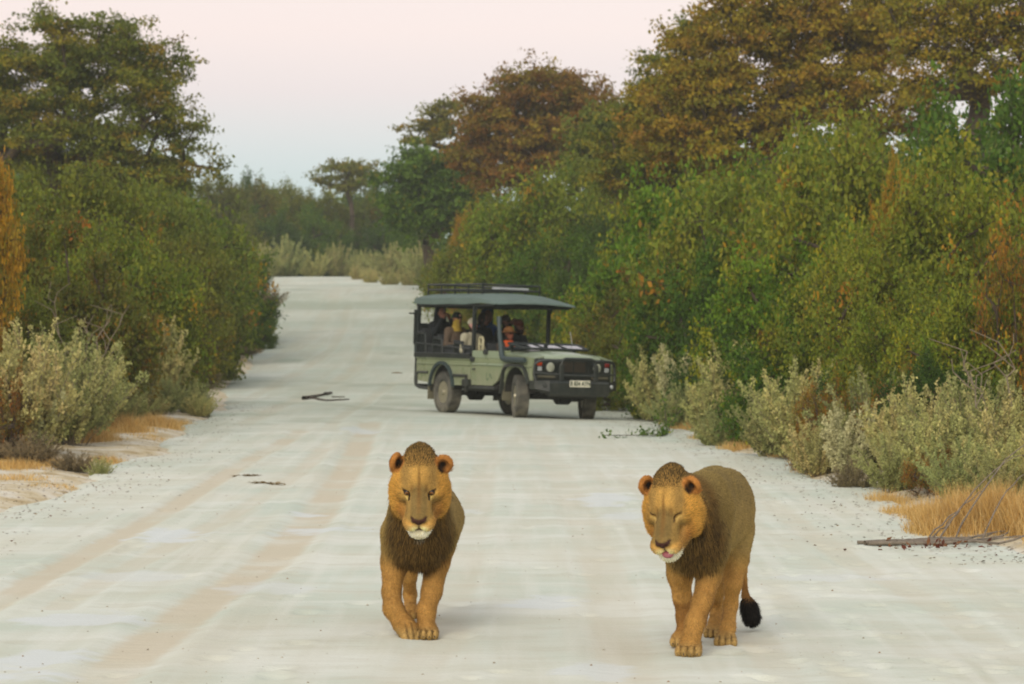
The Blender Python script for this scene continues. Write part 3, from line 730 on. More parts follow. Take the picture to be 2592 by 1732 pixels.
if 'lions' not in SKIP:
    L1 = dict(
        legs={'FR': [(245, 700, .30), (222, 905, .33), (200, 1120, .22), (213, 1235, .14), (285, 1345, .08), (318, 1395, .03)],
              'FL': [(560, 700, .32), (520, 910, .35), (487, 1110, .25), (445, 1260, .14), (448, 1370, .07)],
              'HR': [(400, 600, 1.15), (345, 800, .98), (326, 1000, 1.04), (332, 1135, 1.18), (335, 1250, 1.05)],
              'HL': [(570, 600, 1.25), (545, 800, 1.10), (505, 980, 1.25), (462, 1110, 1.42), (462, 1230, 1.38)]},
        radii={'FR': [.112, .086, .056, .060, .06, .052], 'FL': [.112, .082, .062, .057, .05], 'HR': [.14, .095, .049, .042, .042], 'HL': [.14, .095, .05, .04, .042]},
        paws={'FR': ((335, 1418, .0), 25, 35, .98), 'FL': ((456, 1408, .02), -4, 0, 1.0), 'HR': ((340, 1265, .97), 0, 0, .9), 'HL': ((430, 1245, 1.3), 0, 0, .9)},
        trunk=[((400, 650, .30), (.205, .22, .245), .05), ((425, 590, .62), (.215, .42, .255), .06), ((470, 575, .95), (.215, .40, .225), .06), ((505, 580, 1.25), (.185, .27, .22), .05)],
        spine=[([(400, 480, .36), (440, 480, .8), (490, 490, 1.3)], [.13, .12, .10], .06)],
        neck=(405, 560, .40), throat=(400, 690, .28), chest_dark=(400, 700, .12), ears=((-.154, -.13, .088, -58), (.160, -.125, .082, 16)),
        tail=[(505, 560, 1.5), (500, 700, 1.62), (495, 900, 1.68), (490, 1010, 1.68), (488, 1060, 1.67)], tail_r=[.05, .03, .022, .03, .035], tuft=0, crest=1.0, nape=.045, bib=1.0)
    make_lion('male lion with orange face and open eyes, dark chest mane, one forepaw lifted inward', -.585, 20.3, 410, 1455, 1 / (2.8 * 394.), L1, (398, 400, -.10, 39, 0, 0, 1.0), False, 3)
    ya = math.radians(-17); M2 = np.array([[math.cos(ya), -math.sin(ya), 0], [math.sin(ya), math.cos(ya), 0], [0, 0, 1]])
    L2 = dict(
        legs={'FR': [(405, 700, .40), (398, 890, .45), (415, 1060, .46), (428, 1200, .47), (430, 1300, .45)],
              'FL': [(610, 700, .30), (606, 890, .30), (556, 1090, .17), (510, 1230, .09), (475, 1350, .05)],
              'HR': [(640, 650, 1.1), (640, 850, 1.0), (655, 1010, 1.1), (660, 1130, 1.25), (648, 1240, 1.12)],
              'HL': [(775, 580, 1.05), (790, 780, .85), (774, 960, .76), (758, 1110, .82), (738, 1270, .72)]},
        radii={'FR': [.112, .078, .054, .046, .044], 'FL': [.116, .074, .058, .058, .054], 'HR': [.14, .095, .05, .042, .042], 'HL': [.14, .085, .052, .042, .046]},
        paws={'FR': ((405, 1360, .40), -4, 0, .95), 'FL': ((462, 1426, .0), -10, 0, 1.12), 'HR': ((640, 1300, 1.02), -8, 0, .92), 'HL': ((722, 1362, .62), -5, 0, 1.02)},
        trunk=[((495, 590, .34), (.195, .22, .25), .05), ((590, 500, .62), (.205, .42, .275), .06), ((660, 480, .92), (.205, .38, .25), .06), ((728, 430, 1.15), (.178, .27, .255), .05)],
        M=M2,
        spine=[([(590, 300, .36), (650, 285, .7), (725, 290, 1.1)], [.13, .13, .12], .06)],
        neck=(560, 430, .38), throat=(500, 620, .30), chest_dark=(525, 630, .14), ears=((-.152, -.13, .095, -52), (.162, -.125, .085, 26)),
        tail=[(800, 430, 1.36), (838, 640, 1.46), (848, 850, 1.48), (862, 1040, 1.46), (888, 1115, 1.45), (905, 1180, 1.44)], tail_r=[.05, .034, .022, .02, .044, .05], tuft=1, crest=.8, nape=.085, bib=.8)
    make_lion('male lion with closed eyes and tongue out, tail tuft hanging, head turned aside', 1.08, 19.3, 460, 1470, 1 / (2.8 * 414.5), L2, (306, 462, -.12, 40, 17, 5, .95), True, 8)
# ------------------------------------------------------------------ open safari vehicle (local x forward, y left, z up; origin on the ground between the axles)
DUST = lin((176, 168, 146))
PAINT = mat('sage_green_paint', lin((138, 152, 116)), rough=.3, var=.06, scale=3, dust=(DUST, .45, 1.1, .42), coat=.35)
PAINT_LIT = mat('skylit_green_paint', lin((150, 166, 138)), rough=.3, var=.05, scale=3, dust=(DUST, .4, 1.3, .25), coat=.4)  # paler body green on crease and upper surfaces; sky sheen put into the colour
BLK = mat('black_steel', lin((24, 34, 34)), rough=.42, var=.15, scale=10, dust=(DUST, .3, 1.4, .08))
RUB = mat('tyre_rubber', lin((44, 48, 47)), rough=.85, var=.15, scale=14, dust=(DUST, -.5, .5, .45))
PLA = mat('dark_plastic', lin((52, 66, 66)), rough=.5, var=.08)
CANV = mat('grey_green_canvas', lin((98, 116, 108)), rough=.9, var=.12, scale=5, bump=.25, bscale=90)
CANVD = mat('dark_lining', lin((30, 36, 34)), rough=.95, var=.1)
SEAT = mat('charcoal_seat_cover', lin((46, 50, 52)), rough=.9, var=.18, scale=9, bump=.3)
RIM = mat('champagne_rim', lin((182, 176, 148)), rough=.35, metal=.5, var=.12, scale=12, dust=(DUST, -.5, .5, .5))
DARK = mat('underbody_dirt', lin((40, 38, 33)), rough=.9, var=.25)
GLS = mat('lamp_glass', lin((206, 210, 186)), rough=.08, spec=.8, coat=.6)
AMB = mat('amber_lens', lin((214, 72, 22)), rough=.2, coat=.4)
REDL = mat('red_lens', lin((128, 26, 20)), rough=.25, coat=.4)
CLR = mat('clear_lens', lin((190, 196, 196)), rough=.15, coat=.4)
PANE = mat('sky_reflecting_pane', lin((120, 128, 128)), rough=.04, metal=.85)
PLW = mat('plate_white', lin((232, 228, 206)), rough=.4)
INK = mat('dark_green_ink', lin((52, 74, 56)), rough=.5)
BEIG = mat('cream_painted_tube', lin((178, 172, 136)), rough=.45, var=.08)
MESHC = mat('radiator_brown', lin((86, 70, 54)), rough=.7, var=.2, scale=30)
WARM = mat('faded_bronze', lin((112, 108, 86)), rough=.6, var=.1)

def arc(cx, cz, r, a0, a1, n):
    return [(cx + r * math.cos(math.radians(a0 + (a1 - a0) * i / n)), cz + r * math.sin(math.radians(a0 + (a1 - a0) * i / n))) for i in range(n + 1)]

if 'vehicle' not in SKIP:
    vz = float(base_z(np.array([VEH[0]]), np.array([VEH[1]]))[0])
    veh = empty('safari_vehicle', (VEH[0], VEH[1], vz + .016), (math.radians(-ROLL), 0, math.atan2(VF[1], VF[0])))
    tag(veh, 'open sage green safari vehicle with canvas canopy and folded windscreen, turned across the road', 'vehicle')
    VM = Matrix.Translation(veh.location) @ Euler(veh.rotation_euler, 'XYZ').to_matrix().to_4x4()
    WB, TK, TR_ = 1.49, .71, .39
    # --- chassis
    m = MB()
    for y in (-.42, .42): m.box(-2.6, 2.3, y - .05, y + .05, .50, .62)
    for x in (-2.4, -1.0, 0, 1.0, 2.2): m.box(x - .04, x + .04, -.37, .37, .51, .60)
    m.build('chassis_frame', DARK, veh)
    m = MB(); m.box(-.9, .3, -.7, -.45, .44, .6, bev=.03); m.build('fuel_tank', DARK, veh)
    m = MB(); m.box(-.7, .6, .46, .68, .45, .6, bev=.03); m.build('battery_tray', DARK, veh)
    m = MB(); m.box(.7, 1.3, -.25, .25, .42, .72, bev=.04); m.build('gearbox', DARK, veh)
    m = MB(); m.tube([(.6, .3, .42), (-.4, .34, .4), (-1.2, .5, .46), (-2.5, .6, .5)], .035, 8); m.build('exhaust_pipe', DARK, veh, smooth=True)
    for x, off in ((WB, .18), (-WB, -.1)):
        m = MB(); m.tube([(x, -TK + .05, TR_), (x, off - .2, TR_), (x, off - .12, TR_), (x, off + .12, TR_), (x, off + .2, TR_), (x, TK - .05, TR_)], [.05, .05, .14, .14, .05, .05], 12)
        m.tube([(x - .02, off, TR_), (x - .17 * np.sign(x), off, TR_ + .01)], [.13, .05], 12); m.build('axle', DARK, veh, smooth=True)
        for y in (-.5, .5):
            m = MB(); m.tube([(x - .62, y, .52), (x - .3, y, .43), (x, y, .38), (x + .3, y, .43), (x + .62, y, .52)], .03, 6); m.build('leaf_spring', DARK, veh, smooth=True)
            m = MB(); m.tube([(x - .12, y * 1.12, .36), (x - .05, y * 1.1, .74)], [.035, .03], 8); m.build('shock_absorber', WARM, veh, smooth=True)
    # --- wheels: tyre with tread blocks, six-slot rim
    def wheel(x, y, steer, side):
        w = empty('wheel', (x, y, TR_), (0, 0, math.radians(steer))); w.parent = veh
        m = MB(); n = 36; hw = .125
        prof = [(.215, -hw * .75), (.235, -hw * .95), (.31, -hw * 1.02), (.365, -hw * .94), (.384, -hw * .72), (.386, 0), (.384, hw * .72), (.365, hw * .94), (.31, hw * 1.02), (.235, hw * .95), (.215, hw * .75)]
        R = [[(r * math.cos(2 * math.pi * k / n), h, r * math.sin(2 * math.pi * k / n)) for k in range(n)] for r, h in prof]
        R.append(R[0]); m.rings(R, cap=False)
        for k in range(44):
            a = 2 * math.pi * (k + .5) / 44
            for j, (yy, da) in enumerate(((-.092, 0), (-.034, .5), (.028, 0), (.09, .5))):
                b = a + da * 2 * math.pi / 44; M = Matrix.Rotation(-b, 4, 'Y')
                m.box(.378, .3945, yy - .024, yy + .024, -.017, .017, M=M)
        m.build('tyre', RUB, w, smooth=True, angle=30)
        m = MB(); o = side
        m.lathe([(.222, -hw * .72), (.205, -hw * .6), (.2, 0), (.2, hw * .55), (.222, hw * .72), (.215, hw * .74), (.192, hw * .5), (.192, -hw * .5), (.215, -hw * .74)], 28)
        rim = m.build('rim', RIM, w, smooth=True, angle=30)
        m = MB()
        for k in range(6):
            M = Matrix.Rotation(2 * math.pi * k / 6, 4, 'Y')
            m.put([(-.034, o * .055, .07), (.034, o * .055, .07), (.026, o * .075, .195), (-.026, o * .075, .195), (-.034, o * .03, .07), (.034, o * .03, .07), (.026, o * .045, .195), (-.026, o * .045, .195)],
                  [(0, 1, 2, 3), (7, 6, 5, 4), (0, 4, 5, 1), (1, 5, 6, 2), (2, 6, 7, 3), (3, 7, 4, 0)], M)
        M = Matrix.Identity(4)
        m.lathe([(.001, o * .03), (.085, o * .03), (.085, o * .06), (.06, o * .075), (.045, o * .12), (.001, o * .125)], 20)
        m.build('wheel_centre', RIM, w, smooth=True, angle=30)
        m = MB(); m.lathe([(.001, -.01 * o), (.19, -.01 * o), (.19, .005 * o), (.001, .005 * o)], 24); m.build('brake_drum', DARK, w)
        return w
    wheel(WB, -TK, -20, -1); wheel(WB, TK, -20, 1); wheel(-WB, -TK, 0, -1); wheel(-WB, TK, 0, 1)
    # --- rear tub
    for sy in (-1, 1):
        y0, y1 = (.80, .835) if sy > 0 else (-.835, -.80)
        poly = [(-2.62, 1.03), (-2.62, .60), (-2.0, .56)] + arc(-WB, .46, .46, 170, 10, 14) + [(-1.0, .54), (-.31, .54), (-.31, 1.03)]
        m = MB(); m.prism(poly, y0, y1)
        m.box(-2.61, -.32, sy * .834, sy * .852, .915, .955, bev=.008)           # pressed crease
        m.box(-2.63, -.3, sy * .79, sy * .86, 1.028, 1.05, bev=.008)
        m.build('tub_side', PAINT, veh)
        m = MB(); p = [(x, z) for x, z in arc(-WB, .46, .47, 175, 5, 14)]
        q = [(x, z) for x, z in arc(-WB, .46, .53, 175, 5, 14)]
        R = [[(a[0], sy * .83, a[1]), (a[0], sy * .885, a[1]), (b[0], sy * .885, b[1]), (b[0], sy * .83, b[1])] for a, b in zip(p, q)]
        m.rings(R); m.build('fender_flare', PLA, veh)
        m = MB(); p = arc(-WB, .46, .45, 180, 0, 12)
        R = [[(a[0], sy * .52, a[1]), (a[0], sy * .80, a[1])] for a in p]; m.rings(R, cap=False, closed=False); m.build('wheel_well', DARK, veh)
        m = MB(); m.box(-2.06, -2.03, sy * .58, sy * .86, .24, .56); m.build('mudflap', WARM, veh)
    m = MB(); m.box(-2.62, -.3, -.80, .80, .60, .65); m.build('tub_floor', DARK, veh)
    m = MB(); m.box(-2.66, -2.625, -.82, .82, .60, 1.03, bev=.01); m.build('tailgate', PAINT, veh)
    m = MB(); m.box(-.305, -.27, -.80, .80, .62, 1.2, bev=.01); m.build('bulkhead', BLK, veh)
    # --- cab sides
    for sy in (-1, 1):
        y0, y1 = (.80, .835) if sy > 0 else (-.835, -.80)
        m = MB(); poly = [(-.27, .56), (.60, .56), (.80, .66), (.95, .86), (1.0, 1.0), (1.0, 1.21), (.2, 1.215), (-.20, 1.215), (-.27, 1.16)]
        m.prism(poly, y0, y1)
        d = m.build('door', PAINT, veh)
        m = MB(); m.box(-.26, .99, sy * .833, sy * .856, .93, .975, bev=.01); m.build('pressed_crease', PAINT_LIT, d)
        m = MB(); m.box(-.24, .98, sy * .833, sy * .842, 1.075, 1.205, bev=.004); m.build('upper_panel', PAINT_LIT, d)
        m = MB(); m.box(-.30, -.14, sy * .836, sy * .872, 1.0, 1.09, bev=.012); m.build('latch_box', BLK, d)
        m = MB(); m.box(-.2, -.09, sy * .842, sy * .87, .845, .872, bev=.008); m.build('door_handle', BLK, d)
        m = MB(); m.box(.28, .40, sy * .82, sy * .90, 1.14, 1.24, bev=.02); m.build('mirror_bracket', BLK, d)
        m = MB(); m.tube([(-.32, sy * .84, .515), (.72, sy * .84, .515)], .028, 10); m.build('rock_slider', BLK, veh, smooth=True)
        m = MB(); m.box(-.30, .75, sy * .70, sy * .80, .50, .57); m.build('sill', DARK, veh)
        # front wing
        poly = [(.985, 1.0), (.965, .86), (1.03, .52)] + arc(WB, .46, .47, 172, 20, 14) + [(2.02, .66), (2.16, .66), (2.16, 1.11), (1.0, 1.155)]
        m = MB(); m.prism(poly, y0 + sy * .004, y1 + sy * .004); m.box(1.0, 2.15, sy * .838, sy * .862, .93, .975, bev=.01); m.build('front_wing', PAINT, veh)
        m = MB(); R = [[(x, sy * .836, z), (x, sy * .68, z + .045), (x, sy * .60, z + .055), (x, sy * .60, z + .03), (x, sy * .80, z - .01)] for x, z in ((.99, 1.155), (1.5, 1.142), (2.0, 1.12), (2.16, 1.09))]
        m.rings(R); m.build('wing_top', PAINT_LIT, veh, smooth=True, angle=50)
        p = [(1.02, .42), (1.05, .60), (1.10, .84), (1.17, .915), (1.30, .935), (1.72, .935), (1.86, .915), (1.96, .80), (2.06, .62)]
        m = MB(); R = []
        for i, (x, z) in enumerate(p):
            a, b = p[max(0, i - 1)], p[min(len(p) - 1, i + 1)]; t = Vector((b[0] - a[0], b[1] - a[1])).normalized(); nx, nz_ = -t[1] * .045, t[0] * .045
            R.append([(x, sy * .82, z), (x, sy * .905, z), (x + nx, sy * .895, z + nz_), (x + nx, sy * .82, z + nz_)])
        m.rings(R); m.build('fender_flare', BLK, veh)
        m = MB(); p = arc(WB, .46, .46, 180, 0, 12); R = [[(a[0], sy * .45, a[1]), (a[0], sy * .80, a[1])] for a in p]; m.rings(R, cap=False, closed=False); m.build('wheel_well', DARK, veh)
        m = MB(); m.box(1.0, 1.03, sy * .5, sy * .84, .3, .62); m.build('mudflap', WARM, veh)
    # door emblem: a faded peak-like mark
    m = MB(); y = -.8365
    for pts in ([(.33, .70), (.40, .66), (.44, .70)], [(.50, .79), (.55, .70), (.58, .70)], [(.36, .80), (.34, .72)], [(.46, .78), (.50, .72)]):
        for a, b in zip(pts[:-1], pts[1:]):
            dx, dz_ = b[0] - a[0], b[1] - a[1]; l = math.hypot(dx, dz_); nx, nz_ = -dz_ / l * .011, dx / l * .011
            m.put([(a[0] + nx, y, a[1] + nz_), (b[0] + nx, y, b[1] + nz_), (b[0] - nx, y, b[1] - nz_), (a[0] - nx, y, a[1] - nz_)], [(0, 1, 2, 3)])
    m.build('door_emblem', mat('emblem_green', lin((84, 108, 84)), rough=.5), veh)
    # --- bonnet, cowl, dash
    m = MB(); R = []
    for x, zc, ze in ((1.0, 1.265, 1.20), (1.3, 1.26, 1.195), (1.7, 1.235, 1.175), (2.02, 1.20, 1.15), (2.13, 1.165, 1.12), (2.175, 1.11, 1.08)):
        R.append([(x, -.60, ze), (x, -.56, ze + .028), (x, -.3, zc - .012), (x, -.22, zc), (x, .22, zc), (x, .3, zc - .012), (x, .56, ze + .028), (x, .60, ze), (x, .58, ze - .05), (x, -.58, ze - .05)])
    m.rings(R); m.build('bonnet', PAINT_LIT, veh, smooth=True, angle=50)
    m = MB(); m.box(.9, 1.02, -.80, .80, 1.0, 1.225, bev=.015); m.build('cowl', PAINT, veh)
    for y in (-.66, .66): m = MB(); m.box(.96, 1.03, y - .03, y + .03, 1.2, 1.37, bev=.008); m.build('windscreen_hinge', BLK, veh)
    m = MB(); m.box(.72, .93, -.76, .76, 1.08, 1.30, bev=.04); m.build('dashboard', BLK, veh)
    m = MB(); m.tube([(.72 - .05 * math.cos(t) , -.4 + .18 * math.sin(t), 1.22 + .17 * math.cos(t)) for t in np.linspace(0, 2 * math.pi, 25)], .014, 8, cap=False)
    m.tube([(.70, -.57, 1.22), (.73, -.4, 1.22), (.70, -.23, 1.22)], .014, 6); m.tube([(.74, -.4, 1.22), (.9, -.4, 1.15)], .025, 8); m.build('steering_wheel', BLK, veh, smooth=True)
    m = MB(); m.box(.2, .95, -.78, .78, .56, .60); m.build('cab_floor', DARK, veh)
    # --- folded windscreen lying on the bonnet
    Mw = Matrix.Translation((1.0, 0, 1.365)) @ Matrix.Rotation(math.radians(9.0), 4, 'Y')
    m = MB(); W2 = .735
    for a, b in (((0, -W2), (0, W2)), ((.56, -W2 + .08), (.56, W2 - .08)), ((0, -W2), (.56, -W2 + .08)), ((0, W2), (.56, W2 - .08)), ((0, -.24), (.56, -.24)), ((0, .24), (.56, .24))):
        m.tube([Mw @ Vector((a[0], a[1], 0)), Mw @ Vector((b[0], b[1], 0))], .022, 8)
    wf = m.build('windscreen_frame', BLK, veh, smooth=True)
    for y0, y1 in ((-W2 + .03, -.262), (-.218, .218), (.262, W2 - .03)):
        k0 = .07 if y0 < -.5 else 0; k1 = .07 if y1 > .5 else 0
        m = MB(); m.put([(Mw @ Vector(p)) for p in ((.02, y0, .004), (.02, y1, .004), (.54, y1 - k1, .004), (.54, y0 + k0, .004), (.02, y0, -.004), (.02, y1, -.004), (.54, y1 - k1, -.004), (.54, y0 + k0, -.004))],
              [(0, 1, 2, 3), (7, 6, 5, 4), (0, 4, 5, 1), (1, 5, 6, 2), (2, 6, 7, 3), (3, 7, 4, 0)]); m.build('pane', PANE, wf)
    for y in (-.3, .3):
        m = MB(); m.box(1.50, 1.56, y - .03, y + .03, 1.235, 1.27, bev=.008); m.build('rubber_buffer', RUB, veh)
    m = MB(); m.tube([(.98, .60, 1.30), (1.01, .62, 1.37), (.95, .60, 1.62)], [.01, .007, .004], 6); m.build('antenna', CLR, veh, smooth=True)
    m = MB(); m.tube([(1.0, .66, 1.28), (1.05, .7, 1.36)], .03, 8); m.build('antenna_mount', BLK, veh, smooth=True)
    # --- front face
    m = MB(); m.box(2.14, 2.19, -.80, .80, .66, 1.10, bev=.015); fp = m.build('front_panel', BLK, veh)
    m = MB()
    for z in np.linspace(.75, 1.06, 9): m.box(2.188, 2.205, -.34, .34, z - .008, z + .008)
    for y in (-.34, 0, .34): m.box(2.188, 2.21, y - .01, y + .01, .74, 1.07)
    gr = m.build('grille', BLK, veh)
    m = MB(); m.box(2.186, 2.195, -.25, .25, .87, 1.04); m.build('radiator_screen', MESHC, gr)
    for sy in (-1, 1):
        m = MB(); Mh = Matrix.Translation((2.185, sy * .49, .945)) @ Matrix.Rotation(math.radians(-90), 4, 'Z')
        m.lathe([(.105, 0), (.105, .03), (.09, .035), (.09, 0)], 24, M=Mh); h = m.build('headlight', BLK, veh, smooth=True, angle=30)
        m = MB(); m.lathe([(.001, .045), (.03, .043), (.06, .037), (.09, .022), (.09, .0), (.001, .0)], 24, M=Mh); m.build('lens', GLS, h, smooth=True)
        m = MB(); m.box(2.18, 2.215, sy * .66, sy * .76, .965, 1.04, bev=.012); m.build('indicator', AMB if sy < 0 else REDL, veh)
        m = MB(); m.box(2.18, 2.213, sy * .66, sy * .75, .87, .955, bev=.012); m.build('side_lamp', CLR, veh)
        m = MB(); m.box(2.185, 2.2, sy * .38, sy * .74, .745, .79, bev=.006); m.build('trim_strip', WARM, veh)
    # --- bumper and bull bar
    m = MB(); poly = [(2.2, .70), (2.42, .70), (2.46, .66), (2.46, .47), (2.38, .42), (2.2, .46)]
    m.prism(poly, -.62, .62)
    for sy in (-1, 1): m.rings([[(2.2, sy * .615, .70), (2.44, sy * .615, .70), (2.455, sy * .615, .50), (2.2, sy * .615, .46)], [(2.1, sy * .86, .69), (2.3, sy * .86, .69), (2.3, sy * .86, .55), (2.1, sy * .86, .54)]])
    bu = m.build('bumper', BLK, veh)
    for sy in (-1, 1):
        m = MB(); Mh = Matrix.Translation((2.41, sy * .7, .61)) @ Matrix.Rotation(math.radians(-90 + sy * 20), 4, 'Z'); m.lathe([(.001, .02), (.03, .018), (.04, .0), (.001, -.02)], 14, M=Mh); m.build('fog_lamp', CLR if sy > 0 else BLK, bu, smooth=True)
    r = .03
    m = MB(); m.tube([(2.4, -.36, .66), (2.4, -.36, 1.02), (2.39, -.33, 1.08), (2.38, -.26, 1.105), (2.38, .26, 1.105), (2.39, .33, 1.08), (2.4, .36, 1.02), (2.4, .36, .66)], r, 10); bb = m.build('bull_bar', BLK, veh, smooth=True)
    for sy in (-1, 1):
        m = MB(); m.tube([(2.39, sy * .36, 1.06), (2.36, sy * .6, 1.07), (2.3, sy * .78, 1.05), (2.25, sy * .84, .99), (2.25, sy * .85, .80), (2.28, sy * .82, .70)], r * .9, 10); m.build('lamp_hoop', BLK, bb, smooth=True)
        m = MB(); m.tube([(2.4, sy * .36, .82), (2.36, sy * .6, .82), (2.26, sy * .84, .84)], r * .6, 8); m.build('cross_tube', BLK, bb, smooth=True)
        m = MB(); m.box(2.38, 2.43, sy * .36 - .045, sy * .36 + .045, .5, 1.0, bev=.01); m.build('upright', BLK, bb)
    m = MB(); m.tube([(2.41, -.36, .80), (2.41, .36, .80)], r * .7, 8); m.build('cross_tube', BLK, bb, smooth=True)
    m = MB(); m.box(2.463, 2.474, -.215, .215, .595, .715, bev=.004); pl = m.build('number_plate', PLW, veh)
    cu = bpy.data.curves.new('plate_text', 'FONT'); cu.body = 'B 834 AYN'; cu.size = .112; cu.align_x = 'CENTER'; cu.align_y = 'CENTER'; cu.extrude = .001; cu.offset = .0035
    tmp = bpy.data.objects.new('plate_text', cu); COL.objects.link(tmp); dg = bpy.context.evaluated_depsgraph_get()
    me = bpy.data.meshes.new_from_object(tmp.evaluated_get(dg)); bpy.data.objects.remove(tmp); me.materials.clear(); me.materials.append(INK)
    tx = mesh_obj('plate_lettering', me, pl); tx.matrix_local = Matrix.Translation((2.4765, 0, .655)) @ Matrix(((0, 0, 1, 0), (1, 0, 0, 0), (0, 1, 0, 0), (0, 0, 0, 1))) @ Matrix.Scale(.8, 4, (1, 0, 0))
    m = MB(); R = [[(2.30, -.5, .44), (2.30, .5, .44), (2.28, .5, .43), (2.28, -.5, .43)], [(1.95, -.4, .38), (1.95, .4, .38), (1.95, .4, .37), (1.95, -.4, .37)]]; m.rings(R); m.build('skid_plate', DARK, veh)
    # --- snorkel on the driver's side
    m = MB(); pts = [(2.0, .91, 1.06, .045), (1.95, .915, 1.06, .052), (1.25, .915, 1.065, .055), (1.14, .915, 1.08, .055), (1.08, .91, 1.14, .052), (1.03, .90, 1.25, .046), (.90, .87, 1.52, .042), (.80, .835, 1.72, .042), (.775, .825, 1.80, .048), (.765, .82, 1.85, .044)]
    m.tube([(x, -y, z) for x, y, z, _ in pts], [q[3] for q in pts], 14); m.build('snorkel', PLA, veh, smooth=True)
    # --- canopy posts, canopy, rack
    for (x, sy) in ((-.28, -1), (-.28, 1), (-2.66, -1), (-2.66, 1)):
        m = MB(); y = sy * .80; zb = 1.04 if x < -1 else 1.0
        m.box(x - .03, x + .03, y - .035, y + .035, zb, 2.10, bev=.006)
        if x > -1: m.tube([(x, y, 1.88), (x + .16, y, 2.10)], .02, 8)
        m.build('canopy_post', BLK, veh)
    prof = lambda zt, zb, yi, yo: [(-yo, zb), (-yo + .03, zb + (zt - zb) * .55), (-yi, zt - .012), (-yi * .5, zt + .012), (0, zt + .02), (yi * .5, zt + .012), (yi, zt - .012), (yo - .03, zb + (zt - zb) * .55), (yo, zb)]
    st = [(-2.80, 2.20, 2.115, .60, .86), (-2.74, 2.275, 2.11, .62, .875), (-2.4, 2.295, 2.105, .64, .88), (-1.8, 2.298, 2.10, .64, .885), (-1.2, 2.30, 2.098, .64, .885), (-.6, 2.30, 2.10, .64, .885), (-.25, 2.295, 2.115, .64, .88), (.1, 2.245, 2.12, .66, .875), (.4, 2.19, 2.115, .70, .87), (.62, 2.135, 2.10, .78, .86), (.66, 2.11, 2.09, .8, .86)]
    m = MB(); R = []
    for i, (x, zt, zb, yi, yo) in enumerate(st):
        p = prof(zt, zb + .012 * math.sin(i * 2.1), yi, yo); q = [(a, max(b - .02, zb - .02)) for a, b in p][::-1]
        R.append([(x, a, b) for a, b in p + q])
    m.rings(R); cn = m.build('canopy', CANV, veh, smooth=True, angle=45)
    m = MB(); m.box(-2.7, .5, -.80, .80, 2.06, 2.085); m.build('canopy_lining', CANVD, cn)
    m = MB()
    for sy in (-1, 1): m.box(-2.7, .55, sy * .82 - .02, sy * .82 + .02, 2.05, 2.095)
    for x in (-2.68, -1.9, -1.1, -.28, .5): m.box(x - .02, x + .02, -.81, .81, 2.03, 2.062)
    m.build('canopy_frame', BLK, cn)
    rk = empty('roof_rack', (0, 0, 0)); rk.parent = veh
    X0_, X1_, Y_ = -2.64, -.34, .62
    for z in (2.375, 2.475):
        for a, b in (((X0_, -Y_), (X1_, -Y_)), ((X1_, -Y_), (X1_, Y_)), ((X1_, Y_), (X0_, Y_)), ((X0_, Y_), (X0_, -Y_))):
            m = MB(); m.tube([(a[0], a[1], z), (b[0], b[1], z)], .016, 8); m.build('rail', BLK, rk, smooth=True)
    for x in np.linspace(X0_, X1_, 5):
        for sy in (-1, 1): m = MB(); m.box(x - .013, x + .013, sy * Y_ - .013, sy * Y_ + .013, 2.285, 2.475); m.build('rack_leg', BLK, rk)
    for x in np.linspace(X0_ + .2, X1_ - .2, 9): m = MB(); m.box(x - .03, x + .03, -Y_, Y_, 2.36, 2.378); m.build('slat', BLK, rk)
    m = MB(); m.box(-.75, -.45, -.2, .45, 2.382, 2.43, bev=.01); m.build('stowed_panel', CLR, rk)
    # --- stepped benches and their side frames
    for x, z in ((-2.3, 1.20), (-1.55, 1.09), (-.85, .98)):
        m = MB(); m.box(x - .24, x + .26, -.78, .78, z - .12, z, bev=.04); b = m.build('bench_seat', SEAT, veh, smooth=True, angle=50)
        m = MB(); R = [[(x - .27, -.78, z - .1), (x - .17, -.78, z - .1), (x - .17, .78, z - .1), (x - .27, .78, z - .1)], [(x - .36, -.76, z + .42), (x - .28, -.76, z + .42), (x - .28, .76, z + .42), (x - .36, .76, z + .42)]]
        m.rings(R); m.build('backrest', SEAT, b)
        m = MB(); m.box(x - .22, x + .22, -.70, .70, .65, z - .12); m.build('seat_box', DARK, b)
    for x, zt in ((-2.45, 1.53), (-1.73, 1.43), (-.83, 1.35)):
        for sy in (-1, 1):
            fr = empty('arm_frame', (0, 0, 0)); fr.parent = veh
            m = MB(); y = sy * .835; m.tube([(x - .18, y, 1.10), (x - .18, y, zt - .04), (x - .15, y, zt), (x + .15, y, zt - .015), (x + .18, y, zt - .05), (x + .22, y, 1.08)], .022, 8); m.build('arm_tube', BLK, fr, smooth=True)
            for q in (-.08, .03, .12):
                m = MB(); m.tube([(x + q, y, 1.10), (x + q, y, zt - .02)], .012, 6); m.build('bar', BLK, fr, smooth=True)
            m = MB(); m.box(x - .17, x + .17, y - .03, y + .03, zt, zt + .035, bev=.012); m.build('armrest', SEAT, fr)
    for sy in (-1, 1):
        m = MB(); m.box(-2.7, -.34, sy * .80, sy * .87, 1.05, 1.15, bev=.01); m.build('side_rail_box', BLK, veh)
        m = MB(); m.box(-2.68, -.34, sy * .795, sy * .803, 1.15, 1.31); m.build('side_canvas', SEAT, veh)
        m = MB(); m.tube([(-2.68, sy * .84, 1.33), (-.34, sy * .84, 1.24)], .016, 8); m.build('grab_rail', BLK, veh, smooth=True)
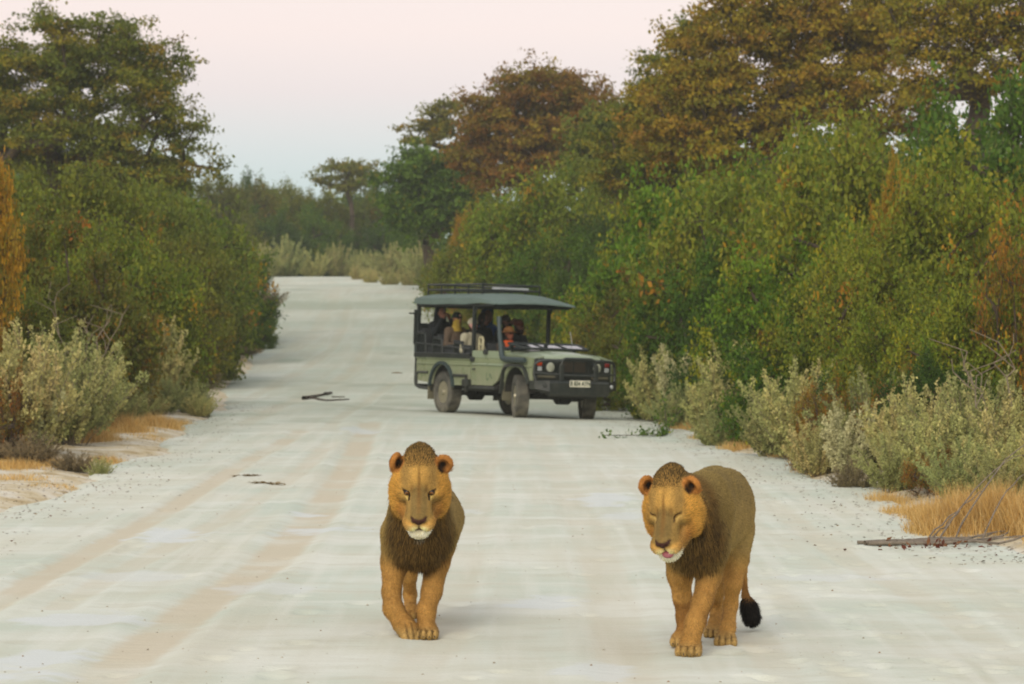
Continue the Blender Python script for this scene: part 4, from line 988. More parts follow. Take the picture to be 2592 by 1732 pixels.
    for y in (-.4, .42):
        m = MB(); m.box(.08, .56, y - .25, y + .25, .72, .84, bev=.04); b = m.build('cab_seat', SEAT, veh, smooth=True, angle=50)
        m = MB(); m.rings([[(.0, y - .24, .82), (.12, y - .24, .82), (.12, y + .24, .82), (.0, y + .24, .82)], [(-.13, y - .22, 1.36), (-.04, y - .22, 1.36), (-.04, y + .22, 1.36), (-.13, y + .22, 1.36)]]); m.build('backrest', SEAT, b)
    # cream grab handle behind the driver's door
    m = MB(); m.tube([(-.10, -.77, 1.2), (-.10, -.77, 1.42), (-.08, -.77, 1.46), (.02, -.77, 1.46), (.05, -.77, 1.42), (.05, -.77, 1.2)], .026, 8); m.tube([(-.10, -.77, 1.33), (.05, -.77, 1.33)], .018, 8); m.build('grab_handle', BEIG, veh, smooth=True)
    # rear: spare wheel, jerry can, jack, tow frame, side steps
    sp = empty('spare_wheel', (-2.86, .12, 1.22), (0, 0, math.radians(90))); sp.parent = veh
    m = MB(); m.lathe([(.2, -.1), (.31, -.12), (.37, -.1), (.385, -.06), (.385, .06), (.37, .1), (.31, .12), (.2, .1)], 32); m.build('tyre', RUB, sp, smooth=True)
    m = MB(); m.lathe([(.001, .02), (.205, .02), (.215, .09), (.2, .1), (.001, .06)], 24); m.build('rim', RIM, sp, smooth=True)
    m = MB(); m.box(-2.86, -2.72, -.80, -.50, 1.1, 1.45, bev=.03); m.build('jerry_can', PLA, veh)
    m = MB(); m.box(-2.85, -2.70, -.81, -.4, 1.46, 1.72, bev=.02); m.build('stowage_bag', BLK, veh)
    m = MB(); m.box(-2.76, -2.70, -.86, -.82, 1.3, 1.98); m.box(-2.80, -2.66, -.95, -.80, 1.89, 1.92); m.build('jack', BLK, veh)
    m = MB(); m.tube([(-2.72, -.80, 1.05), (-2.73, -.80, .58), (-2.70, -.80, .50), (-2.55, -.80, .46), (-2.0, -.80, .44)], .03, 8); m.tube([(-2.72, -.80, .5), (-2.72, .80, .5)], .03, 8); m.tube([(-2.72, .80, 1.05), (-2.73, .80, .5)], .03, 8); m.build('rear_tow_frame', BLK, veh, smooth=True)
    for sy in (-1, 1):
        y = sy * .845
        m = MB(); m.tube([(-2.58, y, .50), (-2.58, y, .72), (-2.54, y, .76), (-2.1, y, .76)], .022, 8); m.build('side_step', BLK, veh, smooth=True)
        m = MB(); m.box(-1.0, -.42, y - .03, y + .03, .70, .75, bev=.01); m.box(-.48, -.42, y - .03, y + .03, .42, .74, bev=.01); m.build('step_frame', BLK, veh)
        m = MB(); m.box(-.5, -.28, y - .08, y + .03, .53, .66, bev=.01); m.build('step_box', BLK, veh)
# ------------------------------------------------------------------ passengers (built sitting, facing local +x, hips at the origin)
SKIN = (138, 96, 78)
def cloth(col, nm='jacket'): return mat(nm, lin(col), rough=.9, var=.2, scale=14, bump=.35, bscale=30, spec=.15)
def patch(o, c, r, h=.008):
    """thin shell over a head: open surface points from an ellipsoid"""
def shell(name, c, r, mt, parent, lo=-1.0, hi=1.0, fwd=None, n=14):
    m = MB(); R = []
    for i in range(n + 1):
        t = lo + (hi - lo) * i / n; rr = math.sqrt(max(1e-4, 1 - t * t))
        R.append([(c[0] + r[0] * rr * math.cos(a), c[1] + r[1] * rr * math.sin(a), c[2] + r[2] * t) for a in np.linspace(0, 2 * math.pi, 20, endpoint=False)])
    m.rings(R); return m.build(name, mt, parent, smooth=True, angle=60)

def person(label, x, y, z, yaw, jacket, trousers, pose, extras, head_dx=0.0, turn=0, size=1.0, hood=None, skin=SKIN, cat='person'):
    M = VM @ Matrix.Translation((x, y, z)) @ Matrix.Rotation(math.radians(yaw), 4, 'Z')
    root = empty('person', M.to_translation(), M.to_euler()); root.scale = (size,) * 3
    tag(root, label, cat, 'people riding in the safari vehicle')
    h = .0125; B = Body((-.30, -.42, -.62), (.75, .42, .95), h)
    B.ell((0, 0, .06), (.15, .18, .12), .05); B.ell((.0, 0, .26), (.13, .18, .2), .06); B.ell((-.01, 0, .40), (.125, .2, .12), .06)
    B.cap((0, -.15, .47), (0, .15, .47), .075, .075, .05)
    B.cap((0, 0, .48), (.02, 0, .60), .058, .052, .03)                                     # neck
    HC = np.array([.035 + head_dx, 0, .69])
    ct, st_ = math.cos(math.radians(turn)), math.sin(math.radians(turn))
    HMx = np.array([[ct, -st_, 0], [st_, ct, 0], [0, 0, 1]]); Hd = lambda a, b, c: HC + HMx @ np.array([a, b, c])
    B.ell(HC + np.array([0, 0, .02]), (.098, .078, .112), .03, M=HMx); B.ell(Hd(.035, 0, -.06), (.062, .056, .065), .03, M=HMx)
    B.ell(Hd(.105, 0, -.012), (.018, .014, .028), .012, M=HMx)                                 # nose
    B.ell(Hd(.095, 0, -.058), (.014, .026, .012), .01, M=HMx)                                  # lips
    for q in (-1, 1):
        B.ell(Hd(.0, q * .082, -.005), (.022, .012, .034), .01, M=HMx)                        # ears
        B.cap((0.02, q * .10, .02), (.42, q * .13, .05), .088, .07, .04); B.cap((.42, q * .13, .05), (.44, q * .13, -.36), .066, .05, .03)
        B.cap((.43, q * .13, -.40), (.56, q * .14, -.42), .045, .04, .03)
    hands = []
    for q in (-1, 1):
        S_ = np.array([0, q * .185, .46])
        if pose == 'face':   El, Wr = np.array([.20, q * .27, .30]), np.array([.20, q * .085, .60])
        elif pose == 'camera': El, Wr = np.array([.16, q * .30, .32]), np.array([.24, q * .09, .66])
        elif pose == 'lap':  El, Wr = np.array([.06, q * .26, .20]), np.array([.28, q * .08, .17])
        else:                El, Wr = np.array([.14, q * .26, .22]), np.array([.42, q * .16, .34])
        B.cap(S_, El, .068, .054, .04); B.cap(El, Wr, .052, .038, .03)
        d = (Wr - El) / np.linalg.norm(Wr - El); hands.append((Wr, d, q))
        B.ell(Wr + d * .05, (.034, .034, .045), .02)
    V, Q = B.mesh()
    C = np.tile(np.array(lin(jacket)), (len(V), 1))
    C = bl(C, np.array(lin(trousers)), sstep(.1, .06, V[:, 2]) * (V[:, 0] > .05) + sstep(-.02, -.05, V[:, 2]))
    C = bl(C, np.array(lin((40, 34, 30))), sstep(-.36, -.38, V[:, 2]))
    hd = (V - HC) @ HMx
    sk_ = np.array(lin(skin)); ish = sstep(.15, .14, np.linalg.norm(hd * np.array([1, 1, .85]), axis=1)) * (V[:, 2] > .56)
    C = bl(C, sk_, ish)
    C = bl(C, np.array(lin((44, 32, 26))), ish * sstep(-.01, -.03, hd[:, 0] - .6 * np.clip(.03 - hd[:, 2], 0, 1)) )
    for q in (-1, 1):
        C = bl(C, np.array(lin((36, 26, 22))), (np.hypot((hd[:, 1] - q * .032) / .02, (hd[:, 2] - .012) / .01) < 1) * (hd[:, 0] > .04) * 1.0)
    C = bl(C, np.array(lin((120, 62, 52))), (np.hypot(hd[:, 1] / .026, (hd[:, 2] + .058) / .009) < 1) * (hd[:, 0] > .05) * 1.0)
    for Wr, d, q in hands: C = bl(C, sk_, sstep(.075, .065, np.linalg.norm(V - (Wr + d * .055), axis=1)))
    C = C * (.85 + .3 * noise3(V, .06, 3))[:, None]
    # fingers: five short bent chains per hand
    FV, FC, FF = [V], [C], [Q]; n0 = len(V)
    for Wr, d, q in hands:
        side = np.cross(d, (0, 0, 1)) if abs(d[2]) < .9 else np.array([0, 1., 0]); side /= np.linalg.norm(side); pn = np.cross(side, d)
        for i, (o, ln) in enumerate(((-.027, .062), (-.009, .075), (.009, .07), (.026, .055), (.036 * -q, .05))):
            b0 = Wr + d * (.085 if i < 4 else .04) + side * o; mid = b0 + d * ln * .5 + pn * -.008 + (side * -q * .02 if i == 4 else 0); tp = mid + d * ln * .35 - pn * .028
            mb = MB(); mb.tube([b0 - d * .02, b0, mid, tp], [.0095, .0095, .009, .0065], 6)
            vv = np.array(mb.v); ff = [f for f in mb.f if len(f) == 4]
            FV.append(vv); FC.append(np.tile(sk_, (len(vv), 1))); FF.append(np.array(ff) + n0); n0 += len(vv)
    o = mesh_obj('body', fast_mesh('person_body', np.concatenate(FV), np.concatenate(FF), cols=np.clip(np.concatenate(FC), 0, 1), mats=[BODYM]), root)
    for e in extras:
        k = e[0]
        if k == 'beanie':
            shell('beanie', HC + np.array([-.008, 0, .035]), (.112, .093, .115), cloth(e[1], 'knit'), root, -.05, .995)
            if len(e) > 2:
                m = MB(); c = Hd(.104, 0, .075); m.put([c + HMx @ np.array(p) for p in ((0, -.018, -.015), (0, .018, -.015), (-.008, .016, .02), (-.008, -.016, .02), (-.02, -.018, -.015), (-.02, .018, -.015), (-.03, .016, .02), (-.03, -.016, .02))], [(0, 1, 2, 3), (7, 6, 5, 4), (0, 4, 5, 1), (1, 5, 6, 2), (2, 6, 7, 3), (3, 7, 4, 0)]); m.build('badge', cloth(e[2], 'badge'), root)
        elif k == 'hood':
            m = MB(); R = []
            for i in range(11):
                t = i / 10; a = .17 - .13 * t ** 2.2 if t > .5 else .17
                z0 = .46 + .42 * t; w = .15 * (1 - .25 * t) if t < .75 else .15 * .81 * math.sqrt(max(.02, 1 - ((t - .75) / .27) ** 2)); fx = .085 - .04 * t
                R.append([(head_dx + fx * math.cos(p) * (1 if math.cos(p) > 0 else 1.7), w * math.sin(p), z0) for p in np.linspace(0, 2 * math.pi, 18, endpoint=False)])
            m.rings(R); m.build('hood', cloth(e[1], 'hood'), root, smooth=True, angle=60)
            shell('hood_face', Hd(.05, 0, -.02), (.06, .062, .085), BODYSK, root, -.9, .9)['label'] = 'face peering out of the hood'  # plain skin shell filling the hood opening
        elif k == 'gaiter':
            m = MB(); m.rings([[tuple(np.array((cx + rx * math.cos(p), ry * math.sin(p), zz)) + np.array([head_dx, 0, 0])) for p in np.linspace(0, 2 * math.pi, 18, endpoint=False)] for cx, rx, ry, zz in ((.02, .12, .13, .46), (.03, .105, .105, .52), (.035, .088, .08, .58), (.045, .095, .078, .64), (.052, .088, .076, .69))]); m.build('neck_gaiter', cloth(e[1], 'gaiter'), root, smooth=True)
        elif k == 'glasses':
            m = MB()
            for q in (-1, 1): c = Hd(.1, q * .034, .012); m.box(c[0] - .012, c[0] + .012, c[1] - .027, c[1] + .027, c[2] - .018, c[2] + .018, bev=.008)
            c = Hd(.108, 0, .016); m.box(c[0] - .004, c[0] + .004, c[1] - .03, c[1] + .03, c[2] - .003, c[2] + .006); m.build('sunglasses', GLOSS, root)
        elif k == 'camera':
            c = Hd(.17, 0, .0); m = MB(); m.box(c[0] - .035, c[0] + .03, c[1] - .065, c[1] + .065, c[2] - .04, c[2] + .04, bev=.012); m.tube([(c[0] + .02, c[1], c[2]), (c[0] + .12, c[1], c[2])], [.035, .04], 14); cm = m.build('camera', GLOSS, None, smooth=True, angle=35); cm.matrix_world = M
            tag(cm, e[1], 'camera', 'cameras held up by passengers')
        elif k == 'hat':
            shell('hat', HC + np.array([-.004, 0, .05]), (.115, .098, .105), cloth(e[1], 'felt'), root, 0, .97)
            m = MB(); m.rings([[tuple(HC + np.array([a * math.cos(p), a * .88 * math.sin(p), zz - .02 * abs(math.sin(p))])) for p in np.linspace(0, 2 * math.pi, 24, endpoint=False)] for a, zz in ((.1, .062), (.175, .05), (.178, .056), (.1, .072))], cap=False); m.build('brim', cloth(e[1], 'felt'), root, smooth=True)
        elif k == 'scarf':
            m = MB(); m.rings([[(cx + rx * math.cos(p), ry * math.sin(p), zz) for p in np.linspace(0, 2 * math.pi, 16, endpoint=False)] for cx, rx, ry, zz in ((.05, .115, .12, .40), (.04, .125, .13, .46), (.03, .11, .11, .53), (.03, .085, .085, .575))]); m.build('scarf', cloth(e[1], 'scarf'), root, smooth=True)
        elif k == 'beard':
            shell('beard', Hd(.045, 0, -.08), (.068, .066, .07), cloth(e[1], 'hair'), root, -.95, .45)
        elif k == 'hair':
            shell('hair', HC + np.array([-.025, 0, .015]), (.112, .1, .135), cloth(e[1], 'hair'), root, -.95, .97)
    return root
if 'vehicle' not in SKIP and 'people' not in SKIP:
    BODYM = mat('clothes_and_skin', (0, 0, 0), rough=.85, attr=True, var=.12, scale=20, bump=.3, bscale=28, spec=.2)
    BODYSK = mat('skin', lin(SKIN), rough=.6, var=.1)
    GLOSS = mat('black_glossy', lin((16, 17, 18)), rough=.25)
    T = (38, 42, 48)
    person('person in a black hooded jacket on the rear bench, hands raised to face', -2.28, -.52, 1.22, 8, (24, 28, 30), T, 'face', [('hood', (20, 24, 26))])
    person('person in brown jacket, black beanie and yellow neck gaiter beside side rail', -1.53, -.56, 1.11, 10, (92, 78, 64), (50, 44, 44), 'lap', [('beanie', (26, 34, 32), (206, 160, 140)), ('gaiter', (150, 128, 52))])
    person('person in cream fleece and pale hood wearing sunglasses behind the driver', -.83, -.57, 1.0, 12, (168, 164, 140), (60, 54, 64), 'lap', [('beanie', (176, 172, 150)), ('glasses',)], skin=(196, 150, 140))
    person('person with loose dark hair and black coat on the middle bench', -1.53, .02, 1.12, 18, (28, 32, 34), T, 'lap', [('hair', (44, 34, 28))], turn=20)
    person('person in a bright blue jacket on the rear bench', -2.28, .50, 1.2, 10, (26, 66, 120), T, 'lap', [('hood', (24, 60, 108))])
    person('person in grey beanie and dark coat with a camera raised', -1.53, .50, 1.09, 22, (32, 36, 38), T, 'camera', [('beanie', (84, 76, 74)), ('camera', 'black camera held up by the person in the grey beanie')])
    person('bearded person in dark jacket and reddish brown cap on the foremost bench', -.83, .42, 1.0, 20, (30, 36, 38), T, 'lap', [('beanie', (118, 62, 40)), ('beard', (58, 40, 30))], turn=15)
    person('driver in brown brimmed hat with a bright orange scarf', .33, -.40, .845, 12, (70, 60, 52), T, 'wheel', [('hat', (112, 76, 40)), ('scarf', (196, 84, 36))], skin=(140, 84, 62))
    # blanket over the laps of the foremost bench
    m = MB(); R = []
    for i in range(9):
        x = -.62 + .56 * i / 8; R.append([(x, yy, 1.17 - .10 * (i / 8) ** 2 + .025 * math.sin(yy * 19 + i) - .35 * max(0, i - 6) / 2 * .5) for yy in np.linspace(-.38, .25, 12)] + [(x, yy, 1.13 - .10 * (i / 8) ** 2 - .35 * max(0, i - 6) / 2 * .5) for yy in np.linspace(.25, -.38, 12)])
    m.rings(R); bk = m.build('blanket', cloth((74, 60, 56), 'wool'), None, smooth=True, angle=60); bk.matrix_world = VM
    tag(bk, 'brown wool blanket over the laps on the foremost bench', 'blanket')
# ------------------------------------------------------------------ plants
BARK = mat('bark', lin((74, 62, 50)), rough=.95, var=.3, scale=9, bump=.6, bscale=22)
TWIG = mat('dry_twig', lin((128, 116, 98)), rough=.9, var=.25, scale=20)
LEAF = mat('foliage', (0, 0, 0), rough=.62, attr=True, objvar=.32, transl=.30, spec=.25)
LEAFT = mat('tree_foliage', (0, 0, 0), rough=.62, attr=True, transl=.28, spec=.25)
SAGE = mat('sage_foliage', (0, 0, 0), rough=.85, attr=True, objvar=.45, transl=.2, spec=.1)
STRAW = mat('straw', (0, 0, 0), rough=.85, attr=True, transl=.3, spec=.1)
PAL = {  # weight, colour: real leaf colours
    'green':  [(5, (70, 96, 36)), (3, (88, 112, 40)), (2, (54, 78, 32)), (.35, (168, 150, 44))],
    'bright': [(4, (80, 108, 34)), (4, (98, 122, 38)), (2, (60, 86, 32)), (.8, (156, 144, 42)), (.2, (186, 130, 40))],
    'olive':  [(5, (98, 106, 46)), (3, (84, 94, 42)), (2, (116, 118, 52)), (.5, (144, 118, 48))],
    'yelgreen': [(4, (104, 116, 46)), (3, (90, 104, 46)), (3, (120, 124, 52)), (.9, (150, 140, 52)), (.15, (178, 112, 42))],
    'mixed':  [(4, (92, 92, 44)), (3, (76, 84, 40)), (1.6, (112, 96, 44)), (.5, (156, 104, 40)), (.15, (166, 88, 38))],
    'orange': [(4, (160, 122, 44)), (3, (172, 132, 48)), (2, (140, 98, 40)), (3, (114, 104, 44))],
    'rust':   [(2, (150, 94, 42)), (.7, (126, 68, 38)), (2, (120, 96, 44)), (1.5, (96, 92, 44)), (1, (186, 122, 44))],
    'dark':   [(5, (58, 80, 38)), (3, (48, 68, 34)), (2, (74, 94, 42))],
    'brown':  [(4, (130, 88, 42)), (3, (114, 74, 38)), (3, (112, 102, 44)), (1.5, (126, 96, 44)), (1, (84, 84, 38))],
    'gold':   [(4, (150, 130, 46)), (3, (134, 122, 44)), (2, (150, 114, 42)), (2, (110, 110, 44)), (.5, (130, 90, 40))],
    'pale':   [(4, (112, 112, 62)), (3, (98, 100, 54)), (2, (124, 108, 62))],
}
def palette(nm, n, rs):
    P = PAL[nm]; w = np.array([p[0] for p in P], float); c = np.array([lin(p[1]) for p in P])
    return c[rs.choice(len(P), n, p=w / w.sum())] * np.array([1.22, 1.27, .60])
def leaves(P, size, C, rs, droop=.0, up=.35, N0=None):
    """kite leaves at P with lengths `size`"""
    n = len(P); a = rs.randn(n, 3); a[:, 2] -= droop; a /= np.linalg.norm(a, axis=1)[:, None]
    nr = rs.randn(n, 3) * .8; nr[:, 2] += up
    if N0 is not None: nr += N0 * .9
    s = np.cross(a, nr); s /= np.maximum(np.linalg.norm(s, axis=1), 1e-6)[:, None]
    L = (size * rs.uniform(.65, 1.3, n))[:, None]; w = L * rs.uniform(.24, .34, n)[:, None]
    fold = np.cross(s, a) * L * rs.uniform(-.12, .12, n)[:, None]
    V = np.stack([P, P + a * L * .45 + s * w + fold, P + a * L, P + a * L * .45 - s * w + fold], 1).reshape(-1, 3)
    F = np.arange(n * 4).reshape(n, 4)
    return V, F, np.repeat(C, 4, 0)
def tubes(segs, n=6):
    """segs: (a, b, ra, rb) -> arrays"""
    V, F = [], []
    for a, b, ra, rb in segs:
        a = np.asarray(a); b = np.asarray(b); d = b - a; l = np.linalg.norm(d)
        if l < 1e-5: continue
        d = d / l; x = np.cross(d, (0, 0, 1) if abs(d[2]) < .9 else (1, 0, 0)); x /= np.linalg.norm(x); y = np.cross(d, x)
        k = len(V) * 2 * n; t = np.arange(n) * 2 * math.pi / n
        ring = np.cos(t)[:, None] * x + np.sin(t)[:, None] * y
        V.append(np.concatenate([a + ring * ra, b + ring * rb]))
        i = np.arange(n); j = (i + 1) % n; F.append(np.stack([k + i, k + j, k + n + j, k + n + i], 1))
    return np.concatenate(V), np.concatenate(F)
def grow(base, tips, r0, rs, lean=None, nstem=1, spread=.15, fork=.45):
    """connect clump centres to the trunk, nearest first; returns limb segments and clump nodes"""
    base = np.array(base, float); tips = np.array(tips, float)
    top = tips.mean(0); top[2] = base[2] + (top[2] - base[2]) * .75
    nodes = []; par = []
    for k in range(nstem):
        b = base + np.array([rs.randn() * spread, rs.randn() * spread, 0]); p = -1
        t2 = base + (top - base) * fork + (np.array([rs.randn(), rs.randn(), 0]) * spread * 2.5)
        for i in range(6):
            q = b + (t2 - b) * i / 5 + rs.randn(3) * .05 * (i > 0) * np.linalg.norm(t2 - b) * .35
            nodes.append(q); par.append(p); p = len(nodes) - 1
    order = np.argsort(np.linalg.norm(tips - top, axis=1) + .6 * np.abs(tips[:, 2] - base[2]) * 0)
    endn = []
    for i in order:
        t = tips[i]; A = np.array(nodes); d = np.linalg.norm(A - t, axis=1) + .9 * np.clip(A[:, 2] - t[2] + .15 * np.linalg.norm(A - t, axis=1), 0, None)
        d[A[:, 2] < base[2] + .18 * (top[2] - base[2])] += 5
        j = int(np.argmin(d)); L = np.linalg.norm(nodes[j] - t); ns = max(1, int(L / .7)); p = j; a = nodes[j]
        for s in range(1, ns + 1):
            f = s / ns; q = a + (t - a) * f + (rs.randn(3) * .09 * L if s < ns else 0); q[2] += .10 * L * math.sin(math.pi * f) * .6
            nodes.append(q); par.append(p); p = len(nodes) - 1
        endn.append(p)
    cnt = np.zeros(len(nodes)); 
    for e in endn: cnt[e] += 1
    for i in range(len(nodes) - 1, -1, -1):
        if par[i] >= 0: cnt[par[i]] += cnt[i]
    rad = r0 * (np.maximum(cnt, .5) / max(cnt[0], cnt.max(), 1)) ** .5
    segs = [(nodes[par[i]], nodes[i], max(rad[par[i]], .006) if rad[par[i]] < rad[i] * 2.2 else rad[i] * 1.6, max(rad[i], .006)) for i in range(len(nodes)) if par[i] >= 0]
    return segs, [nodes[e] for e in endn]
def clumps_in(ells, n, rs, shell=.55, mind=.3):
    out = []; vol = np.array([e[3] * e[4] * e[5] for e in ells], float); vol = vol ** .8; vol /= vol.sum(); tries = 0
    while len(out) < n and tries < n * 40:
        tries += 1; e = ells[rs.choice(len(ells), p=vol)]; d = rs.randn(3); d /= np.linalg.norm(d); r = rs.rand() ** (1 / 3) if rs.rand() > shell else rs.uniform(.75, 1)
        p = np.array(e[:3]) + d * r * np.array(e[3:6])
        if out and np.min(np.linalg.norm(np.array(out) - p, axis=1)) < mind: continue
        out.append(p)
    return out
def foliage(nodes, per, rad, size, pal, rs, flat=.55, pal2=None, p2=0.0, center=None, tw=8):
    """twigs radiate from each clump, leaves sit along them"""
    V, C, T = [], [], []
    n0 = []
    for nd in nodes:
        k = tw; d = rs.randn(k, 3); d[:, 2] = d[:, 2] * flat + .12
        if center is not None:
            o = nd - center; o = o / (np.linalg.norm(o) + 1e-6); d += o * .9
        d /= np.linalg.norm(d, axis=1)[:, None]; ln = rad * rs.uniform(.5, 1.25, k)
        m = max(1, per // k)
        for j in range(k):
            e = nd + d[j] * ln[j]; T.append((nd, e))
            t = rs.rand(m) ** .7; V.append(nd + (e - nd) * t[:, None] + rs.randn(m, 3) * rad * .17 * np.array([1, 1, flat]))
            n0.append(np.tile(d[j], (m, 1)))
            base = palette(pal2 if (pal2 and rs.rand() < p2) else pal, 1, rs)[0]
            c = palette(pal, m, rs); c = base * .6 + c * .4; C.append(c * rs.uniform(.8, 1.2, m)[:, None])
    V = np.concatenate(V); C = np.concatenate(C)
    return leaves(V, size * np.ones(len(V)), C, rs, droop=.25, N0=np.concatenate(n0)), T
def twig_segs(T, r): return [(a, b, r, r * .35) for a, b in T]

def tree(name, label, cat, group, base, ells, nclump, per, rad, size, pal, seed, r0=.2, pal2=None, p2=0, shell=.55, flat=.5, nstem=1, mind=None, fork=.45, mt=None, twr=.008):
    rs = np.random.RandomState(seed)
    tips = clumps_in(ells, nclump, rs, shell, mind or rad * .55)
    segs, nodes = grow(base, tips, r0, rs, nstem=nstem, fork=fork)
    (V, F, C), T = foliage(nodes, per, rad, size, pal, rs, flat, pal2, p2)
    b = np.array(base, float)
    root = empty(name, base); tag(root, label, cat, group)
    tv, tf = tubes(segs, 7); bv, bf = tubes(twig_segs(T, twr), 3)
    tv = np.concatenate([tv, bv]); tf = [tf, bf + (len(tv) - len(bv))]
    mesh_obj('trunk', fast_mesh('trunk', tv - b, tf, mats=[BARK]), root)
    mesh_obj('crown', fast_mesh('crown', V - b, F, cols=np.clip(C, 0, 1), mats=[mt or LEAFT], smooth=False), root)
    return root
def img_ells(d, L, deep=.8):
    out = []
    for (u, v, ru, rv) in L:
        x, y, z = at(u, v, d); k = D2P / F_PX * d; out.append((x, d, z, ru * k, ru * k * deep, rv * k))
    return out
def img_tree(name, label, cat, group, d, bu, L, *a, deep=.8, **k):
    x = ray(bu, 0)[0] * d; return tree(name, label, cat, group, (x, d, gz(x, d) - .05), img_ells(d, L, deep), *a, **k)

# ---- bush prototypes: one metre half-width, one metre tall, copied with their own size and turn
PROTO = {}
def bush_proto(key, pal, seed, nclump=80, per=520, size=.030, pal2=None, p2=0, flat=.8, loose=0.0):
    rs = np.random.RandomState(seed)
    lob = [(0, 0, .48, .70, .70, .44)] + [(math.cos(t) * .48, math.sin(t) * .48, rs.uniform(.3, .6), rs.uniform(.34, .5), rs.uniform(.34, .5), rs.uniform(.26, .4)) for t in rs.rand(6) * 6.28]
    tips = [p for p in clumps_in(lob, nclump, rs, .75, .10) if p[2] > .06]
    segs, nodes = grow((0, 0, 0), tips, .05, rs, nstem=4, spread=.08, fork=.3)
    (V, F, C), T = foliage(nodes, per, .20 + loose, size, pal, rs, flat, pal2, p2, center=np.array([0, 0, .35]), tw=9)
    V[:, 2] = np.maximum(V[:, 2], .01)
    sv, sf = tubes(segs, 5); bv, bf = tubes(twig_segs(T, .0032), 3)
    st = fast_mesh('stems_' + key, np.concatenate([sv, bv]), [sf, bf + len(sv)], mats=[BARK])
    PROTO[key] = (st, fast_mesh('leaves_' + key, V, F, cols=np.clip(C, 0, 1), mats=[LEAF], smooth=False))
def sage_proto(key, cols, seed, nst=84, per=240, size=.038, lean=.6, h=1.0, heads=None):
    rs = np.random.RandomState(seed); V, C, T = [], [], []
    for i in range(nst):
        a = rs.rand() * 6.28; o = rs.rand() ** .6; b = np.array([math.cos(a), math.sin(a), 0]) * .25 * o
        L = h * rs.uniform(.5, 1.12) * (1 - .2 * o); d = np.array([math.cos(a) * lean * o, math.sin(a) * lean * o, 1]); d += rs.randn(3) * .12; d /= np.linalg.norm(d)
        tip = b + d * L + np.array([math.cos(a), math.sin(a), -.3]) * .12 * o * L
        mid = b + d * L * .5; T += [(b, mid), (mid, tip)]
        base = np.array(lin(cols[rs.randint(len(cols))]))
        for k in range(8):                          # side sprigs make plumes
            f = .15 + .85 * (k + rs.rand()) / 8; p = b + (mid - b) * min(1, 2 * f) if f < .5 else mid + (tip - mid) * (2 * f - 1)
            sd = d * 1.1 + rs.randn(3) * .36; sd /= np.linalg.norm(sd); sl = .27 * L * (1.15 - .55 * f) * rs.uniform(.6, 1.2); q = p + sd * sl; T.append((p, q))
            m = per // 8; t = rs.rand(m)[:, None]; V.append(p + (q - p) * t + rs.randn(m, 3) * .013); C.append(base * rs.uniform(.75, 1.25, m)[:, None])
    V = np.concatenate(V); C = np.concatenate(C)
    V[:, 2] = np.maximum(V[:, 2], .01)
    lv, lf, lc = leaves(V, np.full(len(V), size), C, rs, droop=-.7)
    sv, sf = tubes(twig_segs(T, .004), 3)
    PROTO[key] = (fast_mesh('stems_' + key, sv, sf, mats=[TWIG]), fast_mesh('leaves_' + key, lv, lf, cols=np.clip(lc, 0, 1), mats=[SAGE], smooth=False))
def place(name, key, label, cat, group, x, y, hw, h, rz=0, tilt=0, sink=.06):
    root = empty(name, (x, y, gz(x, y) - sink), (math.radians(tilt), 0, rz)); root.scale = (hw, hw, h)
    tag(root, label, cat, group)
    s, l = PROTO[key]
    mesh_obj('stems', s, root); mesh_obj('foliage', l, root)
    return root
RB = random.Random(4)
def bush(u, top, hw, d, key, label, group, name='bush', cat='bush', wide=None, **k):
    """u, top, half-width measured in the enlarged view; d metres away"""
    x = ray(u, 0)[0] * d; zt = at(u, top, d)[2]; h = zt - gz(x, d)
    h = max(h, .25)
    w = hw * D2P / F_PX * d; w = max(w, h * (wide if wide is not None else .62 if cat == 'bush' else .8))
    d += w * (.7 if cat == 'bush' else .3); x = ray(u, 0)[0] * d; h = max(at(u, top, d)[2] - gz(x, d), .25)
    return place(name, key, label, cat, group, x, d, w, h, RB.random() * 6.28, **k)
